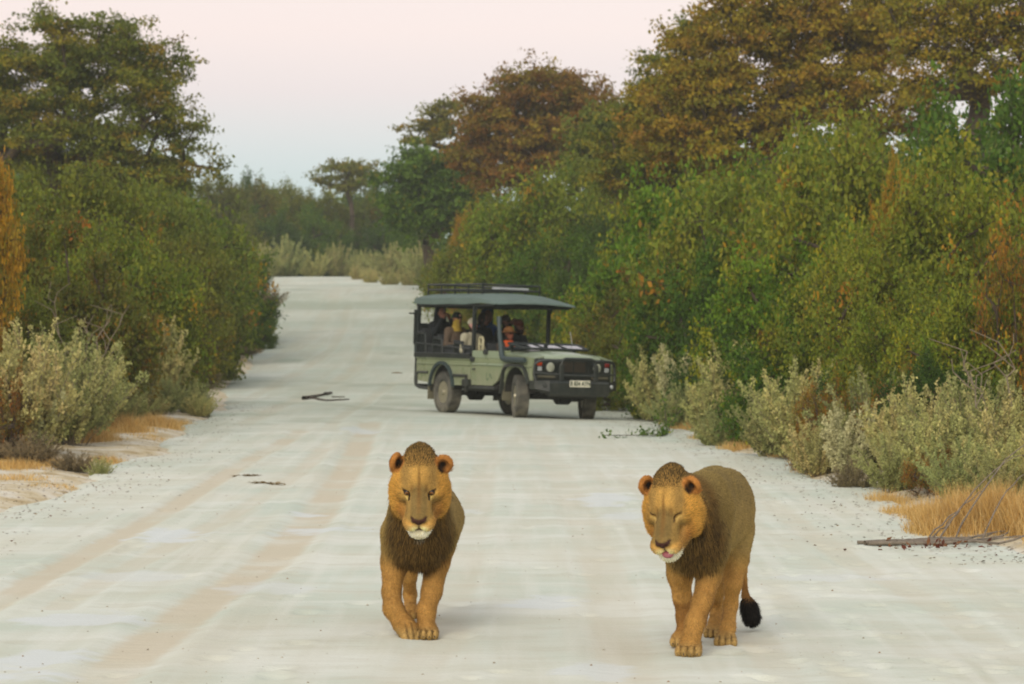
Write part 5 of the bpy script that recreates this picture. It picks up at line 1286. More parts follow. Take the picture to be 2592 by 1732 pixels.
if 'plants' not in SKIP:
    bush_proto('green', 'green', 1); bush_proto('bright', 'bright', 2, pal2='yelgreen', p2=.25); bush_proto('olive', 'olive', 3, pal2='mixed', p2=.15)
    bush_proto('yelgreen', 'yelgreen', 4, pal2='bright', p2=.25, loose=.04); bush_proto('mixed', 'mixed', 5, pal2='olive', p2=.4); bush_proto('orange', 'orange', 6, pal2='mixed', p2=.2)
    bush_proto('dark', 'dark', 7); bush_proto('rust', 'rust', 8, nclump=50, per=200, pal2='olive', p2=.35, loose=.05)
    sage_proto('sage', [(186, 184, 116), (172, 174, 110), (200, 190, 124)], 11); sage_proto('sage2', [(162, 168, 106), (176, 174, 112), (148, 154, 96)], 12, lean=.9)
    sage_proto('sagedry', [(138, 124, 90), (122, 110, 80), (150, 134, 98)], 13, nst=120, lean=1.1, per=160)
    sage_proto('plume', [(192, 190, 142), (178, 178, 130)], 14, nst=26, lean=.45, per=420, size=.045)
    sage_proto('golden', [(176, 136, 66), (190, 150, 78), (160, 122, 60)], 15, nst=120, lean=.8, per=170)
    # ------------------------------------------------------------ trees
    gt = 'tall trees along the road'
    img_tree('tree', 'tall spreading olive green tree standing on its own above bushes, left verge', 'tree', gt, 92, 285,
             [(150, 120, 150, 80), (60, 240, 150, 110), (270, 230, 150, 130), (370, 190, 70, 90), (430, 300, 60, 60), (400, 390, 90, 45), (120, 330, 160, 80), (-90, 220, 130, 130), (300, 130, 100, 60), (250, 390, 130, 60)],
             170, 520, .85, .115, 'olive', 21, r0=.34, pal2='gold', p2=.3, flat=.45)
    img_tree('tree', 'large golden brown crowned tree towering over the right hand bushes', 'tree', gt, 84, 1760,
             [(1740, 60, 130, 130), (1860, 40, 150, 130), (1620, 160, 110, 100), (1700, 240, 170, 80), (1900, 190, 160, 100), (1560, 270, 110, 90), (1990, 60, 90, 120), (1650, 340, 120, 60), (2040, 260, 110, 70)],
             190, 520, .85, .115, 'gold', 22, r0=.38, pal2='brown', p2=.25, flat=.45)
    img_tree('tree', 'dark green edged tree leaning out beside the golden tree', 'tree', gt, 88, 1560,
             [(1560, 190, 70, 90), (1500, 250, 75, 80), (1590, 100, 50, 50), (1460, 300, 60, 60), (1550, 330, 110, 70), (1450, 390, 90, 60)],
             80, 460, .75, .11, 'olive', 23, r0=.24, pal2='gold', p2=.4, flat=.45)
    img_tree('tree', 'open yellowing tree with bare dark branches showing against the sky', 'tree', gt, 74, 2260,
             [(2200, 60, 130, 90), (2310, 30, 110, 100), (2330, 150, 90, 70), (2140, 150, 90, 70), (2240, 170, 90, 50), (2090, 60, 70, 80)],
             90, 260, .75, .10, 'gold', 24, r0=.26, pal2='yelgreen', p2=.4, flat=.5, shell=.7)
    img_tree('tree', 'rounded red brown tree with sky gaps low in its crown', 'tree', gt, 118, 1240,
             [(1250, 210, 110, 42), (1120, 270, 70, 60), (1210, 290, 120, 80), (1330, 270, 80, 70), (1150, 370, 110, 60), (1380, 230, 50, 40), (1270, 360, 90, 50)],
             110, 440, .95, .15, 'brown', 25, r0=.32, pal2='gold', p2=.18, flat=.4, mind=.55)
    img_tree('tree', 'olive green tree filling the gap between the red brown tree and its neighbour', 'tree', gt, 108, 1400,
             [(1380, 320, 70, 60), (1430, 280, 45, 40), (1400, 400, 90, 40), (1330, 400, 40, 30)], 50, 260, .8, .17, 'olive', 26, r0=.2, pal2='olive', p2=.5, flat=.45)
    img_tree('tree', 'small pale feathery tree with flat layered branches', 'tree', gt, 138, 1030,
             [(1010, 255, 40, 20), (970, 290, 40, 14), (1020, 300, 45, 22), (985, 322, 40, 10), (1040, 335, 30, 20)], 26, 170, .75, .16, 'pale', 27, r0=.14, pal2='gold', p2=.3, flat=.25, fork=.6)
    img_tree('tree', 'dense bright green tree with a rounded crown', 'tree', gt, 132, 990,
             [(990, 395, 85, 45), (930, 430, 55, 50), (1040, 430, 70, 60), (980, 480, 100, 50)], 70, 330, 1.0, .2, 'green', 28, r0=.24, pal2='dark', p2=.3, flat=.5)
    img_tree('tree', 'spindly flat topped tree rising above the far bushes', 'tree', gt, 178, 800,
             [(770, 385, 25, 9), (810, 392, 40, 16), (750, 412, 25, 8), (840, 410, 26, 22), (800, 425, 40, 12)], 34, 120, .9, .2, 'pale', 29, r0=.13, pal2='olive', p2=.5, flat=.25, fork=.7, nstem=2)
    # ------------------------------------------------------------ far bushes closing the road
    far = 'bushes closing off the far bend'
    for u, top, hw, d, k in ((470, 405, 80, 168, 'olive'), (560, 415, 90, 182, 'mixed'), (640, 420, 90, 190, 'olive'), (720, 440, 80, 180, 'olive'), (800, 440, 90, 186, 'dark'), (880, 440, 90, 182, 'olive'), (600, 402, 36, 205, 'dark'),
                             (900, 415, 50, 196, 'dark'), (520, 450, 90, 172, 'green'), (620, 500, 90, 170, 'dark'), (740, 500, 100, 172, 'green'), (860, 500, 100, 168, 'dark'), (960, 500, 90, 160, 'green'), (690, 470, 80, 176, 'green')):
        bush(u, top, hw, d, k, {'olive': 'dusty olive bush in the hazy thicket closing off the far bend', 'mixed': 'brownish bush in the hazy thicket closing off the far bend', 'dark': 'dark green bush in the hazy thicket closing off the far bend', 'green': 'mid green bush in the hazy thicket closing off the far bend'}[k], far)
    for u, top, hw, d, k in ((650, 545, 60, 160, 'sage2'), (720, 575, 60, 163, 'sage'), (780, 560, 60, 164, 'sage2'), (610, 560, 50, 158, 'sage2'), (840, 575, 60, 162, 'sage2'), (900, 560, 70, 156, 'sage2'), (960, 560, 60, 150, 'sage2')):
        bush(u, top, hw, d, k, 'hazy grey green shrub at the end of the visible road', 'grey shrubs at the road end', name='shrub', cat='shrub')
    for u, top, hw, d, k in ((850, 612, 36, 147, 'sage'), (895, 618, 44, 143, 'sage'), (940, 612, 44, 140, 'sage'), (985, 590, 50, 136, 'sage2'), (820, 605, 26, 150, 'sage')):
        bush(u, top, hw, d, k, 'pale green shrub lining the far right edge of the road', 'pale shrubs along the far road edge', name='shrub', cat='shrub')
    # ------------------------------------------------------------ left bushes
    lb = 'bushes on the left verge'
    Lb = [(-70, 310, 90, 46, 'orange', 'tall bush of yellow orange leaves in front of the olive tree'),
          (140, 395, 190, 62, 'olive', 'olive bush beside the yellow orange bush under the spreading tree'), (310, 420, 190, 76, 'olive', 'olive bush directly under the trunk of the spreading tree'), (400, 440, 130, 86, 'yelgreen', 'yellow green bush under the outer branches of the spreading tree'),
          (70, 470, 170, 52, 'mixed', 'orange flecked olive bush in front of the yellow orange bush'), (230, 520, 190, 58, 'yelgreen', 'yellow green bush in the middle of the left thicket'), (390, 540, 170, 74, 'olive', 'olive bush between the left thicket and the bend in the road'),
          (450, 500, 100, 96, 'green', 'upper green bush of the two at the left road bend'), (515, 580, 70, 97, 'dark', 'dark green bush whose branches reach over the road edge'), (440, 620, 100, 92, 'green', 'lower green bush of the two at the left road bend'), (575, 700, 36, 95, 'green', 'small green bush drooping low onto the sand'),
          (330, 620, 180, 64, 'mixed', 'orange flecked olive bush behind the tall feathery shrubs'), (130, 620, 190, 54, 'mixed', 'orange flecked olive bush above the bare arching twigs'), (410, 690, 90, 80, 'mixed', 'orange flecked olive bush beside the dark overhanging bush'), (20, 640, 150, 50, 'olive', 'low olive bush above the little orange leaved shrub'),
          (250, 690, 150, 60, 'mixed', 'orange flecked olive bush behind the pale plumed shrubs'), (110, 740, 120, 51, 'dark', 'dark low bush behind the bare arching twigs'), (270, 800, 130, 60, 'dark', 'dark low bush behind the rounded grey shrubs'),
          (0, 800, 24, 41.5, 'rust', 'little shrub of orange leaves among the pale shrubs')]
    for u, top, hw, d, k, lab in Lb: bush(u, top, hw, d, k, lab, lb, wide={'orange': .28, 'rust': .3}.get(k))
    ls = 'grey shrubs on the left verge'
    for u, top, hw, d, k, lab in ((330, 735, 75, 58, 'sage', 'tall pale feathery shrub in front of the left thicket'), (390, 745, 55, 60, 'plume', 'tall pale feathery shrub in front of the left thicket'), (250, 770, 80, 55, 'sage', 'tall pale feathery shrub in front of the left thicket'), (150, 760, 80, 46, 'sage2', 'tall pale feathery shrub in front of the left thicket'), (40, 750, 80, 42, 'sage', 'tall pale feathery shrub in front of the left thicket'),
                                  (440, 870, 68, 58.5, 'sage2', 'low rounded grey green shrub spilling onto the sand'), (200, 800, 90, 50, 'sage', 'tall pale feathery shrub in front of the left thicket'), (110, 830, 90, 46, 'sage2', 'tall pale feathery shrub in front of the left thicket'), (20, 850, 90, 43, 'sage2', 'tall pale feathery shrub in front of the left thicket'), (460, 900, 60, 57.5, 'sage', 'low rounded grey green shrub spilling onto the sand'), (330, 900, 90, 55, 'sage', 'low rounded grey green shrub spilling onto the sand'), (180, 900, 100, 48, 'sage2', 'low rounded grey green shrub spilling onto the sand'), (370, 860, 80, 57, 'sage2', 'low rounded grey green shrub spilling onto the sand'), (280, 880, 90, 53, 'sage2', 'low rounded grey green shrub spilling onto the sand'), (430, 815, 60, 66, 'sagedry', 'dry grey mound where the verge meets the sand'), (500, 790, 60, 82, 'sagedry', 'dry grey mound where the verge meets the sand'), (560, 790, 50, 92, 'sagedry', 'dry grey mound where the verge meets the sand'), (600, 640, 18, 118, 'sagedry', 'dry grey mound where the verge meets the sand'),
                                  (70, 990, 90, 40.5, 'sagedry', 'dry brown mounded shrub nearest the sandy left edge'), (170, 1030, 70, 40, 'sagedry', 'dry brown mounded shrub nearest the sandy left edge'), (-10, 980, 90, 41.5, 'sagedry', 'dry brown mounded shrub nearest the sandy left edge'), (230, 1045, 35, 39.6, 'sage2', 'little green grey tuft at the end of the dry mounds')):
        bush(u, top, hw, d, k, lab, ls, name='shrub', cat='shrub', sink=.03)
    # ------------------------------------------------------------ right bushes
    rb = 'bushes on the right verge'
    Rb = [(1085, 470, 70, 106, 'orange', 'orange leaved bush beside the dense green tree'), (1180, 450, 110, 100, 'olive', 'olive bush standing between the orange bush and red brown tree'), (1290, 390, 130, 92, 'yelgreen', 'yellow green bush under the red brown tree, tallest behind the vehicle'), (1390, 450, 120, 88, 'dark', 'dark green bush under the olive green gap filling tree'), (1180, 560, 110, 96, 'olive', 'olive bush directly behind the roof rack'),
          (1300, 540, 130, 84, 'green', 'mid green bush behind the front edge of the vehicle canopy'), (1060, 570, 70, 110, 'yelgreen', 'low yellow green bush at the foot of the orange leaved bush'), (1420, 560, 110, 78, 'dark', 'dark green bush between the vehicle bonnet and bright green bush'), (1130, 640, 110, 92, 'olive', 'olive bush seen through the vehicle between passengers and canopy'), (1250, 640, 110, 84, 'yelgreen', 'yellow green bush seen under the canopy above the folded windscreen'),
          (1350, 660, 110, 76, 'olive', 'olive bush just beyond the vehicle bonnet'), (1640, 335, 170, 64, 'bright', 'tallest bright green bush directly below the golden brown tree'), (1560, 460, 120, 70, 'bright', 'smaller bright green bush against the tallest bright green bush'), (1500, 590, 110, 68, 'mixed', 'olive brown bush between the vehicle and the bright green bushes'), (1660, 560, 170, 58, 'green', 'mid green bush in front of the tallest bright green bush'), (1480, 690, 110, 64, 'olive', 'olive bush low beside the golden grass'),
          (1850, 290, 190, 58, 'yelgreen', 'yellow green bush between the bright green bush and orange spray'), (2030, 330, 220, 52, 'yelgreen', 'big yellow green bush from which the orange spray rises'), (2250, 200, 200, 60, 'green', 'tall green bush beneath the open yellowing tree'), (2060, 370, 60, 49, 'orange', 'spray of orange leaves rising from the yellow green bushes'), (1840, 520, 190, 50, 'bright', 'bright green bush below the yellow green bush beside the golden tree'), (2200, 420, 210, 46, 'yelgreen', 'yellow green bush between the orange spray and the rusty bush'),
          (2020, 560, 210, 45, 'yelgreen', 'broad yellow green bush below the orange spray'), (2385, 430, 90, 39, 'rust', 'bush of rusty orange leaves beside the open yellowing tree'), (1680, 680, 160, 54, 'dark', 'dark green bush behind the broad pale sage shrubs'), (1860, 680, 190, 46, 'green', 'mid green bush behind the upright plumed shrubs'), (2080, 690, 200, 41, 'yelgreen', 'low yellow green bush above the red leaved shrubs'), (2270, 660, 150, 39.5, 'yelgreen', 'low yellow green bush beside the rusty orange bush'),
          (1560, 770, 110, 60, 'mixed', 'low olive brown bush behind the leaning sage shrub'), (1760, 800, 140, 47.5, 'dark', 'low dark bush behind the sage shrubs on the right bank'), (1960, 800, 170, 42, 'dark', 'low dark bush behind the plumed shrub and red shrubs'), (2180, 800, 170, 38, 'dark', 'low dark bush behind the shrubs of the straw grass')]
    for u, top, hw, d, k, lab in Rb: bush(u, top, hw, d, k, lab, rb, wide={'orange': .12, 'rust': .25}.get(k))
    for u, top, hw, d in ((1900, 830, 45, 40), (1860, 880, 40, 40.5), (2130, 1000, 80, 34.8), (2060, 800, 60, 39), (2310, 880, 60, 36)):
        bush(u, top, hw, d, 'rust', 'red and orange leaved shrub among the grey shrubs', 'red leaved shrubs on the right verge', name='shrub', cat='shrub', wide=.35)
    rsg = 'grey shrubs on the right verge'
    for u, top, hw, d, k, lab in ((1450, 800, 70, 66, 'sage2', 'grey green shrub growing close behind the vehicle bumper'), (1520, 800, 90, 58, 'sage', 'pale sage shrub leaning over the sand ahead of the vehicle'), (1580, 790, 80, 56, 'plume', 'pale sage shrub leaning over the sand ahead of the vehicle'), (1640, 850, 110, 49.5, 'sage', 'broad pale sage shrub on the right bank'), (1730, 850, 90, 47.5, 'sage', 'broad pale sage shrub on the right bank'), (1560, 880, 80, 53.5, 'sage2', 'grey green shrub growing close behind the vehicle bumper'),
                                  (1700, 790, 90, 49, 'sage', 'broad pale sage shrub on the right bank'), (1840, 830, 90, 43, 'sage', 'broad pale sage shrub on the right bank'), (1480, 860, 70, 60, 'sage', 'pale sage shrub leaning over the sand ahead of the vehicle'), (1650, 930, 90, 47.5, 'sage2', 'broad pale sage shrub on the right bank'), (2160, 930, 110, 35, 'sage', 'grey green shrub mixed among red leaved shrubs'), (2330, 980, 90, 32.8, 'sage', 'low grey shrub behind the tall straw grass'), (1790, 880, 90, 44, 'sage2', 'grey green shrub mixed among red leaved shrubs'), (1930, 920, 80, 38.5, 'plume', 'upright pale plumed shrub in front of the red leaved shrubs'), (1870, 960, 70, 39.5, 'sage', 'upright pale plumed shrub in front of the red leaved shrubs'), (2000, 860, 110, 39.5, 'sage2', 'grey green shrub mixed among red leaved shrubs'), (2100, 870, 120, 37, 'sage', 'grey green shrub mixed among red leaved shrubs'), (2240, 860, 120, 35.5, 'sage2', 'grey green shrub mixed among red leaved shrubs'), (2330, 900, 100, 34, 'sage', 'grey green shrub mixed among red leaved shrubs'),
                                  (2050, 990, 90, 36, 'sage2', 'grey green shrub mixed among red leaved shrubs'), (2200, 1000, 110, 33.8, 'sage2', 'low grey shrub behind the tall straw grass'), (2300, 1030, 110, 32.6, 'sage2', 'low grey shrub behind the tall straw grass'), (1960, 1050, 70, 36.6, 'sagedry', 'dry low shrub at the edge of the right verge')):
        bush(u, top, hw, d, k, lab, rsg, name='shrub', cat='shrub', sink=.03)
    for u, top, hw, d in ((1420, 835, 50, 73), (1470, 850, 40, 70), (1385, 850, 36, 76)):
        bush(u, top, hw, d, 'golden', 'golden dry grassy shrub just beyond the bull bar', 'golden shrubs beyond the vehicle', name='shrub', cat='shrub', sink=.03)

    # ------------------------------------------------------------ woodland far behind both verges
    rs = np.random.RandomState(77); n = 52000
    side = rs.rand(n); x = np.where(side < .5, rs.uniform(-75, -9, n), rs.uniform(4, 75, n)); y = rs.uniform(90, 260, n) + abs(x) * .2
    x = np.where(y > 205, rs.uniform(-80, 80, n), x)
    hgt = 3.2 + 2.6 * vnoise(x, y, 6, 31) + 1.5 * vnoise(x, y, 2, 32)
    z = ground_z(x, y) + hgt * (1 - rs.rand(n) ** 2.2)
    keep = (x < road_l(y) - 3.5) | (x > road_r(y) + 5) | (y > 205); x, y, z = x[keep], y[keep], z[keep]; n = len(x)
    tone = vnoise(x, y, 5, 33)[:, None]; C = palette('olive', n, rs) * tone + palette('green', n, rs) * (1 - tone)
    V, F, C = leaves(np.stack([x, y, z], 1), np.full(n, .75), C, rs)
    tag(mesh_obj('woodland', fast_mesh('woodland', V, F, cols=C, mats=[LEAFT], smooth=False)), 'far woodland of olive bushes behind the roadside thickets', 'woodland', kind='stuff')

    # ------------------------------------------------------------ dry grass
    def blades(name, label, spots, cols, seed, w=.004, kind='stuff'):
        rs = np.random.RandomState(seed); P, H, L = [], [], []
        for (x, y, rx, ry, n, h) in spots:
            q = rs.randn(n, 2) * .5; px = x + q[:, 0] * rx; py = y + q[:, 1] * ry
            P.append(np.stack([px, py, ground_z(px, py) - .01], 1)); H.append(h * rs.uniform(.35, 1.1, n) * np.exp(-(q ** 2).sum(1) * .5))
        P = np.concatenate(P); H = np.concatenate(H); n = len(P)
        ok = (P[:, 0] > road_r(P[:, 1]) - .25) | (P[:, 0] < road_l(P[:, 1]) + .25); P, H = P[ok], H[ok]; n = len(P)
        a = rs.rand(n) * 6.28; s = np.stack([np.cos(a), np.sin(a), np.zeros(n)], 1) * w; b = rs.randn(n, 3) * .28; b[:, 2] = 1
        m = P + b * H[:, None] * .55; t = P + b * H[:, None] + rs.randn(n, 3) * .16 * H[:, None]
        V = np.stack([P - s, P + s, m + s * .7, m - s * .7, t], 1).reshape(-1, 3); k = np.arange(n)[:, None] * 5
        C = np.array([lin(c) for c in cols])[rs.randint(len(cols), size=n)] * rs.uniform(.8, 1.2, n)[:, None]
        return tag(mesh_obj(name, fast_mesh(name, V, [k + np.array([[0, 1, 2, 3]]), k + np.array([[3, 2, 4]])], cols=np.repeat(C, 5, 0), mats=[STRAW])), label, 'grass', kind=kind)
    ST = [(222, 188, 118), (208, 170, 98), (228, 200, 138), (192, 158, 98)]
    def spot(u, v, ru, n, h, ry=None):
        x, y = onroad(u, v); k = D2P / F_PX * y; return (x, y, ru * k, ry or max(.5, ru * k * .8), n, h)
    sp = [spot(2130, 1222, 50, 1500, .32), spot(2200, 1225, 80, 3200, .42), spot(2290, 1230, 80, 3200, .42), spot(2350, 1240, 60, 1500, .4), spot(2050, 1180, 70, 1500, .18), spot(1950, 1120, 70, 1300, .16), spot(1860, 1085, 60, 1300, .16), spot(1760, 1050, 60, 1200, .16), spot(1680, 1030, 60, 1200, .18), spot(1600, 1008, 50, 900, .18), spot(2120, 1190, 60, 1200, .22), spot(2020, 1150, 60, 1000, .2), spot(1560, 985, 50, 700, .2), spot(2180, 1270, 60, 300, .1), spot(2000, 1215, 60, 250, .07), spot(1840, 1110, 50, 250, .06), spot(1480, 965, 50, 500, .14), spot(1420, 930, 50, 500, .15)]
    blades('straw_grass', 'golden straw grass fringing the right verge and fallen branch', sp, ST, 91)
    sp = [spot(280, 1000, 60, 2600, .30), spot(360, 985, 60, 1900, .24), spot(220, 1020, 50, 1500, .28), spot(420, 975, 40, 700, .14), spot(120, 1080, 80, 1100, .13), spot(30, 1085, 80, 1300, .15), spot(250, 1060, 60, 500, .1), spot(40, 1110, 80, 500, .08), spot(500, 830, 60, 900, .25), spot(580, 810, 50, 900, .25), spot(630, 770, 30, 500, .25), spot(640, 628, 50, 1500, .35), spot(700, 630, 60, 900, .35), spot(820, 640, 60, 900, .3), spot(350, 1010, 70, 400, .07), spot(150, 1120, 90, 350, .05)]
    blades('straw_grass', 'golden straw grass fringing the left verge and road end', sp, ST, 92)
    # leaf litter scraps and twigs on the sandy margins
    rs = np.random.RandomState(8); n = 5200; y = 26 + 40 * rs.rand(n) ** 1.3; r = rs.rand(n) < .6
    x = np.where(r, road_r(y) + rs.randn(n) * .55 + .1, road_l(y) + rs.randn(n) * .6 - .1)
    z = np.maximum(ground_z(x, y), np.where((x > road_l(y)) & (x < road_r(y)), road_z(x, y) + .012, -9)) + .006
    V, F, C = leaves(np.stack([x, y, z], 1), np.full(n, .045), np.array([lin(c) for c in ((120, 96, 62), (96, 70, 46), (150, 122, 80), (110, 60, 44), (86, 78, 60))])[rs.randint(5, size=n)], rs, up=3)
    V[:, 2] = np.repeat(z, 4) + (V[:, 2] - np.repeat(z, 4)) * .25
    tag(mesh_obj('leaf_litter', fast_mesh('leaf_litter', V, F, cols=C, mats=[STRAW], smooth=False)), 'scattered dry leaf scraps on the sandy margins of the road', 'leaf litter', kind='stuff')

    # ------------------------------------------------------------ single things on the ground
    def branchy(name, label, cat, paths, mt, group=None):
        V, F = [], []; n0 = 0
        for pts, r0, r1 in paths:
            segs = [(pts[i], pts[i + 1], r0 + (r1 - r0) * i / (len(pts) - 1), r0 + (r1 - r0) * (i + 1) / (len(pts) - 1)) for i in range(len(pts) - 1)]
            v, f = tubes(segs, 6); V.append(v); F.append(f + n0); n0 += len(v)
        V = np.concatenate(V); b = V[np.argmin(V[:, 2])].copy(); root = empty(name, tuple(b)); tag(root, label, cat, group)
        mesh_obj('limbs', fast_mesh(name, V - b, np.concatenate(F), mats=[mt]), root); return root
    rs = np.random.RandomState(12)
    GREYW = mat('weathered_wood', lin((122, 112, 98)), rough=.9, var=.3, scale=14, bump=.4)
    bx, by = onroad(1985, 1253); ex, ey = onroad(2420, 1243); paths = []
    for k in range(9):
        o = rs.randn(2) * .06; L_ = rs.uniform(.55, 1.0); pts = []
        for i in range(12):
            t = i / 11 * L_; x = bx + (ex - bx) * t + .03 * rs.randn() + o[0] * t; y = by + (ey - by) * t + o[1] * (1 + 3 * t) + .05 * rs.randn()
            pts.append(np.array([x, y, max(gz(x, y), rz(x, y) + .012) + .025 + .05 * t * rs.rand()]))
        paths.append((pts, .022 * rs.uniform(.5, 1.1), .006))
    for (u0, h, u1, z1) in ((2140, .05, 2350, .62), (2110, .05, 2260, .34), (2180, .05, 2400, .8), (2250, .05, 2380, .5), (2120, .05, 2200, .2)):
        x0, y0 = onroad(u0, 1248); x1, y1 = onroad(u1, 1235); pts = []
        for i in range(10):
            t = i / 9; x = x0 + (x1 - x0) * t; y = y0 + (y1 - y0) * t + .03 * rs.randn(); pts.append(np.array([x, y, gz(x, y) + h + z1 * math.sin(t * 1.45) ** .8 + .01 * rs.randn()]))
        paths.append((pts, .009, .003))
    br = branchy('fallen_branch', 'grey fallen branch with springy twigs lying beside the straw grass', 'branch', paths, GREYW)
    lx, ly = onroad(2110, 1262); n = 55; P = np.stack([lx + rs.randn(n) * .3 + .1, ly + rs.randn(n) * .12, np.zeros(n)], 1); P[:, 2] = np.maximum(ground_z(P[:, 0], P[:, 1]), road_z(P[:, 0], P[:, 1]) + .012) + .015 + .04 * rs.rand(n)
    V, F, C = leaves(P, np.full(n, .06), np.array([lin(c) for c in ((112, 62, 48), (98, 58, 44), (130, 90, 60))])[rs.randint(3, size=n)], rs, up=2)
    b = np.array(br.location); dl = mesh_obj('dead_leaves', fast_mesh('dead_leaves', V - b, F, cols=C, mats=[STRAW], smooth=False), br); dl['kind'] = 'stuff'
    # stick in the road behind the lions
    paths = []
    for (a, b, r) in (((695, 917), (745, 908), .05), ((745, 908), (760, 905), .05), ((700, 914), (750, 921), .035), ((750, 921), (800, 918), .025), ((760, 912), (790, 912), .02)):
        p = onroad(*a); q = onroad(*b); pts = [np.array([p[0] + (q[0] - p[0]) * i / 4, p[1] + (q[1] - p[1]) * i / 4 + .05 * rs.randn(), 0]) for i in range(5)]
        for w in pts: w[2] = rz(w[0], w[1]) + .012 + r * .6
        paths.append((pts, r, r * .5))
    branchy('broken_stick', 'dark broken stick lying on the sand left of the vehicle', 'stick', paths, BARK)
    def clod(u, v, w, label, col, flat=.25, name='dung_pat', cat='dung'):
        x, y = onroad(u, v); k = D2P / F_PX * y; m = MB(); rr = np.random.RandomState(int(u)); R = []
        for i in range(5):
            t = i / 4; s = math.cos(t * 1.45); R.append([(w * k * s * math.cos(a) * (1 + .25 * rr.randn()), w * k * s * .7 * math.sin(a) * (1 + .25 * rr.randn()), flat * w * k * math.sin(t * 1.5)) for a in np.linspace(0, 6.28, 12, endpoint=False)])
        m.rings(R); o = m.build(name, mat(name, lin(col), rough=.95, var=.3, scale=20, bump=.5), None, smooth=True, angle=60); o.location = (x, y, road_at(x, y) - .004); tag(o, label, cat); return o
    clod(910, 858, 11, 'small brown clump of dung on the sand behind the vehicle', (120, 104, 72))
    clod(495, 857, 9, 'dark green tuft of debris on the left side of the sand', (74, 84, 62), .5, 'debris_clump', 'debris')
    # flattened straw scraps left of the first lion
    def scrap(u0, v0, u1, v1, n, label, seed):
        rs = np.random.RandomState(seed); a = onroad(u0, v0); b = onroad(u1, v1); t = rs.rand(n); x = a[0] + (b[0] - a[0]) * t + rs.randn(n) * .02; y = a[1] + (b[1] - a[1]) * t + rs.randn(n) * .06
        P = np.stack([x, y, road_z(x, y) + .022], 1); V, F, C = leaves(P, np.full(n, .07), np.array([lin(c) for c in ((140, 118, 78), (116, 98, 66), (158, 136, 92))])[rs.randint(3, size=n)], rs, up=3)
        V[:, 2] = np.repeat(P[:, 2], 4) + (V[:, 2] - np.repeat(P[:, 2], 4)) * .2; o = mesh_obj('straw_scrap', fast_mesh('straw_scrap', V, F, cols=C, mats=[STRAW], smooth=False)); tag(o, label, 'straw', kind='stuff')
    scrap(535, 1095, 590, 1093, 110, 'wisp of trampled straw on the road, the farther of two', 1); scrap(575, 1108, 650, 1112, 130, 'longer wisp of trampled straw beside a wheel track', 2)
    # creeping green sprig on the right edge
    rs = np.random.RandomState(31); segs = []; LP = []
    for (u0, v0, u1, v1, z1) in ((1520, 1003, 1470, 1003, .05), (1520, 1003, 1380, 1008, .03), (1530, 1000, 1520, 955, .55), (1525, 1002, 1560, 985, .3), (1520, 1003, 1500, 985, .2)):
        a = onroad(u0, v0); b = onroad(u1, max(v1, 985)); n = 8; prev = None
        for i in range(n):
            t = i / (n - 1); x = a[0] + (b[0] - a[0]) * t; y = a[1] + (b[1] - a[1]) * t; p = np.array([x, y, max(gz(x, y), rz(x, y) + .012) + .02 + z1 * t])
            if prev is not None: segs.append((prev, p, .008, .006))
            prev = p; LP += [p + rs.randn(3) * .035 for _ in range(7)]
    tv, tf = tubes(segs, 5); b = segs[0][0]; root = empty('green_sprig', tuple(b)); tag(root, 'small leafy green sprig creeping over the sand at the right edge', 'plant')
    mesh_obj('stems', fast_mesh('stems', tv - b, tf, mats=[BARK]), root); LP = np.array(LP)
    V, F, C = leaves(LP, np.full(len(LP), .07), palette('green', len(LP), rs), rs, up=1); mesh_obj('foliage', fast_mesh('foliage', V - b, F, cols=C, mats=[LEAFT], smooth=False), root)
    # bare grey twigs arching out of the left shrubs
    def arch(u0, v0, d, ends, label):
        x0, _, _ = at(u0, v0, d); z0 = gz(x0, d); paths = []
        for (u1, v1) in ends:
            p1 = np.array(at(u1, v1, d)); p0 = np.array([x0, d, z0]); pts = [p0 + (p1 - p0) * t + np.array([0, 0, .25 * math.sin(3.14 * t)]) + rs.randn(3) * .035 for t in np.linspace(0, 1, 10)]; paths.append((pts, .012, .004))
            for k in range(3): q = pts[5 + k]; paths.append(([q, q + np.array([.12 * rs.randn(), 0, .16]), q + np.array([.3 * rs.randn(), 0, .3])], .008, .004))
        branchy('bare_twigs', label, 'twigs', paths, TWIG)
    arch(160, 900, 47, ((260, 690), (215, 720), (120, 650), (300, 700)), 'bare grey twigs arching above the left shrubs')
    arch(2300, 1000, 34.5, ((2190, 800), (2210, 850), (2330, 760)), 'bare pale twigs poking out of the right shrubs')
    bush(75, 880, 40, 42.2, 'plume', 'single pale plumed stem rising from the dry mounds', None, name='shrub', cat='shrub', sink=.03)
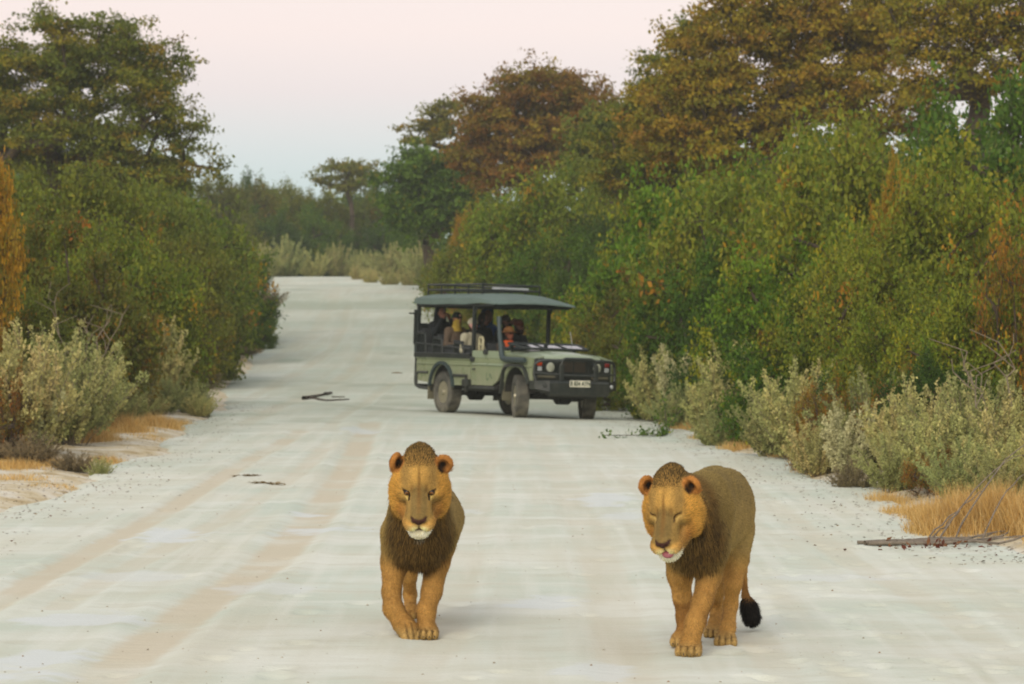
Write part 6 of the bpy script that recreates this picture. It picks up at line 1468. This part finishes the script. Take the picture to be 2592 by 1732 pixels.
    bush(250, 965, 40, 51, 'green', 'few fresh green leaves sprouting in the straw grass', None, name='sapling', cat='plant', sink=.0)

# ------------------------------------------------------------------ pebbles on the near road
rs = np.random.RandomState(9); n = 1300
y = 17 + 30 * rs.rand(n) ** 1.5; x = rs.uniform(-6, 5, n); s = .003 + .006 * rs.rand(n) ** 4
ok = (x > road_l(y) - 1) & (x < road_r(y) + 1); x, y, s = x[ok], y[ok], s[ok]; n = len(x)
z = np.array([road_at(a, b) for a, b in zip(x, y)])
O8 = np.array([(1, 0, 0), (0, 1, 0), (-1, 0, 0), (0, -1, 0), (0, 0, .8), (0, 0, -.8)], float)
V = (np.stack([x, y, z + s * .3], 1)[:, None] + O8[None] * s[:, None, None] * rs.uniform(.6, 1.5, (n, 6, 1))).reshape(-1, 3)
F = (np.arange(n)[:, None, None] * 6 + np.array([(0, 1, 4), (1, 2, 4), (2, 3, 4), (3, 0, 4), (1, 0, 5), (2, 1, 5), (3, 2, 5), (0, 3, 5)])[None]).reshape(-1, 3)
C = np.repeat(np.array([lin(c) for c in ((176, 170, 150), (156, 148, 128), (190, 184, 166), (162, 138, 110))])[rs.randint(4, size=n)], 6, 0)
PEB = mat('pebble', (0, 0, 0), rough=.9, attr=True)
tag(mesh_obj('pebbles', fast_mesh('pebbles', V, F, cols=C, mats=[PEB])), 'scattered small pebbles and grit on the pale road', 'pebbles', kind='stuff')

# ------------------------------------------------------------------ evening dust hanging in the air
if 'haze' not in SKIP:
    hz = bpy.data.materials.new('haze'); hz.use_nodes = True; t = hz.node_tree; t.nodes.clear()
    ho = t.nodes.new('ShaderNodeOutputMaterial'); pv = t.nodes.new('ShaderNodeVolumePrincipled')
    pv.inputs['Color'].default_value = (.86, .93, .84, 1); pv.inputs['Density'].default_value = .00065; pv.inputs['Anisotropy'].default_value = 0.0
    t.links.new(pv.outputs[0], ho.inputs['Volume'])
    m = MB(); m.box(-440, 440, -50, 640, -2.0, 19.0); h = m.build('haze', hz, None)
    tag(h, 'thin pale dust haze hanging over the road and thickets', 'haze', kind='stuff')
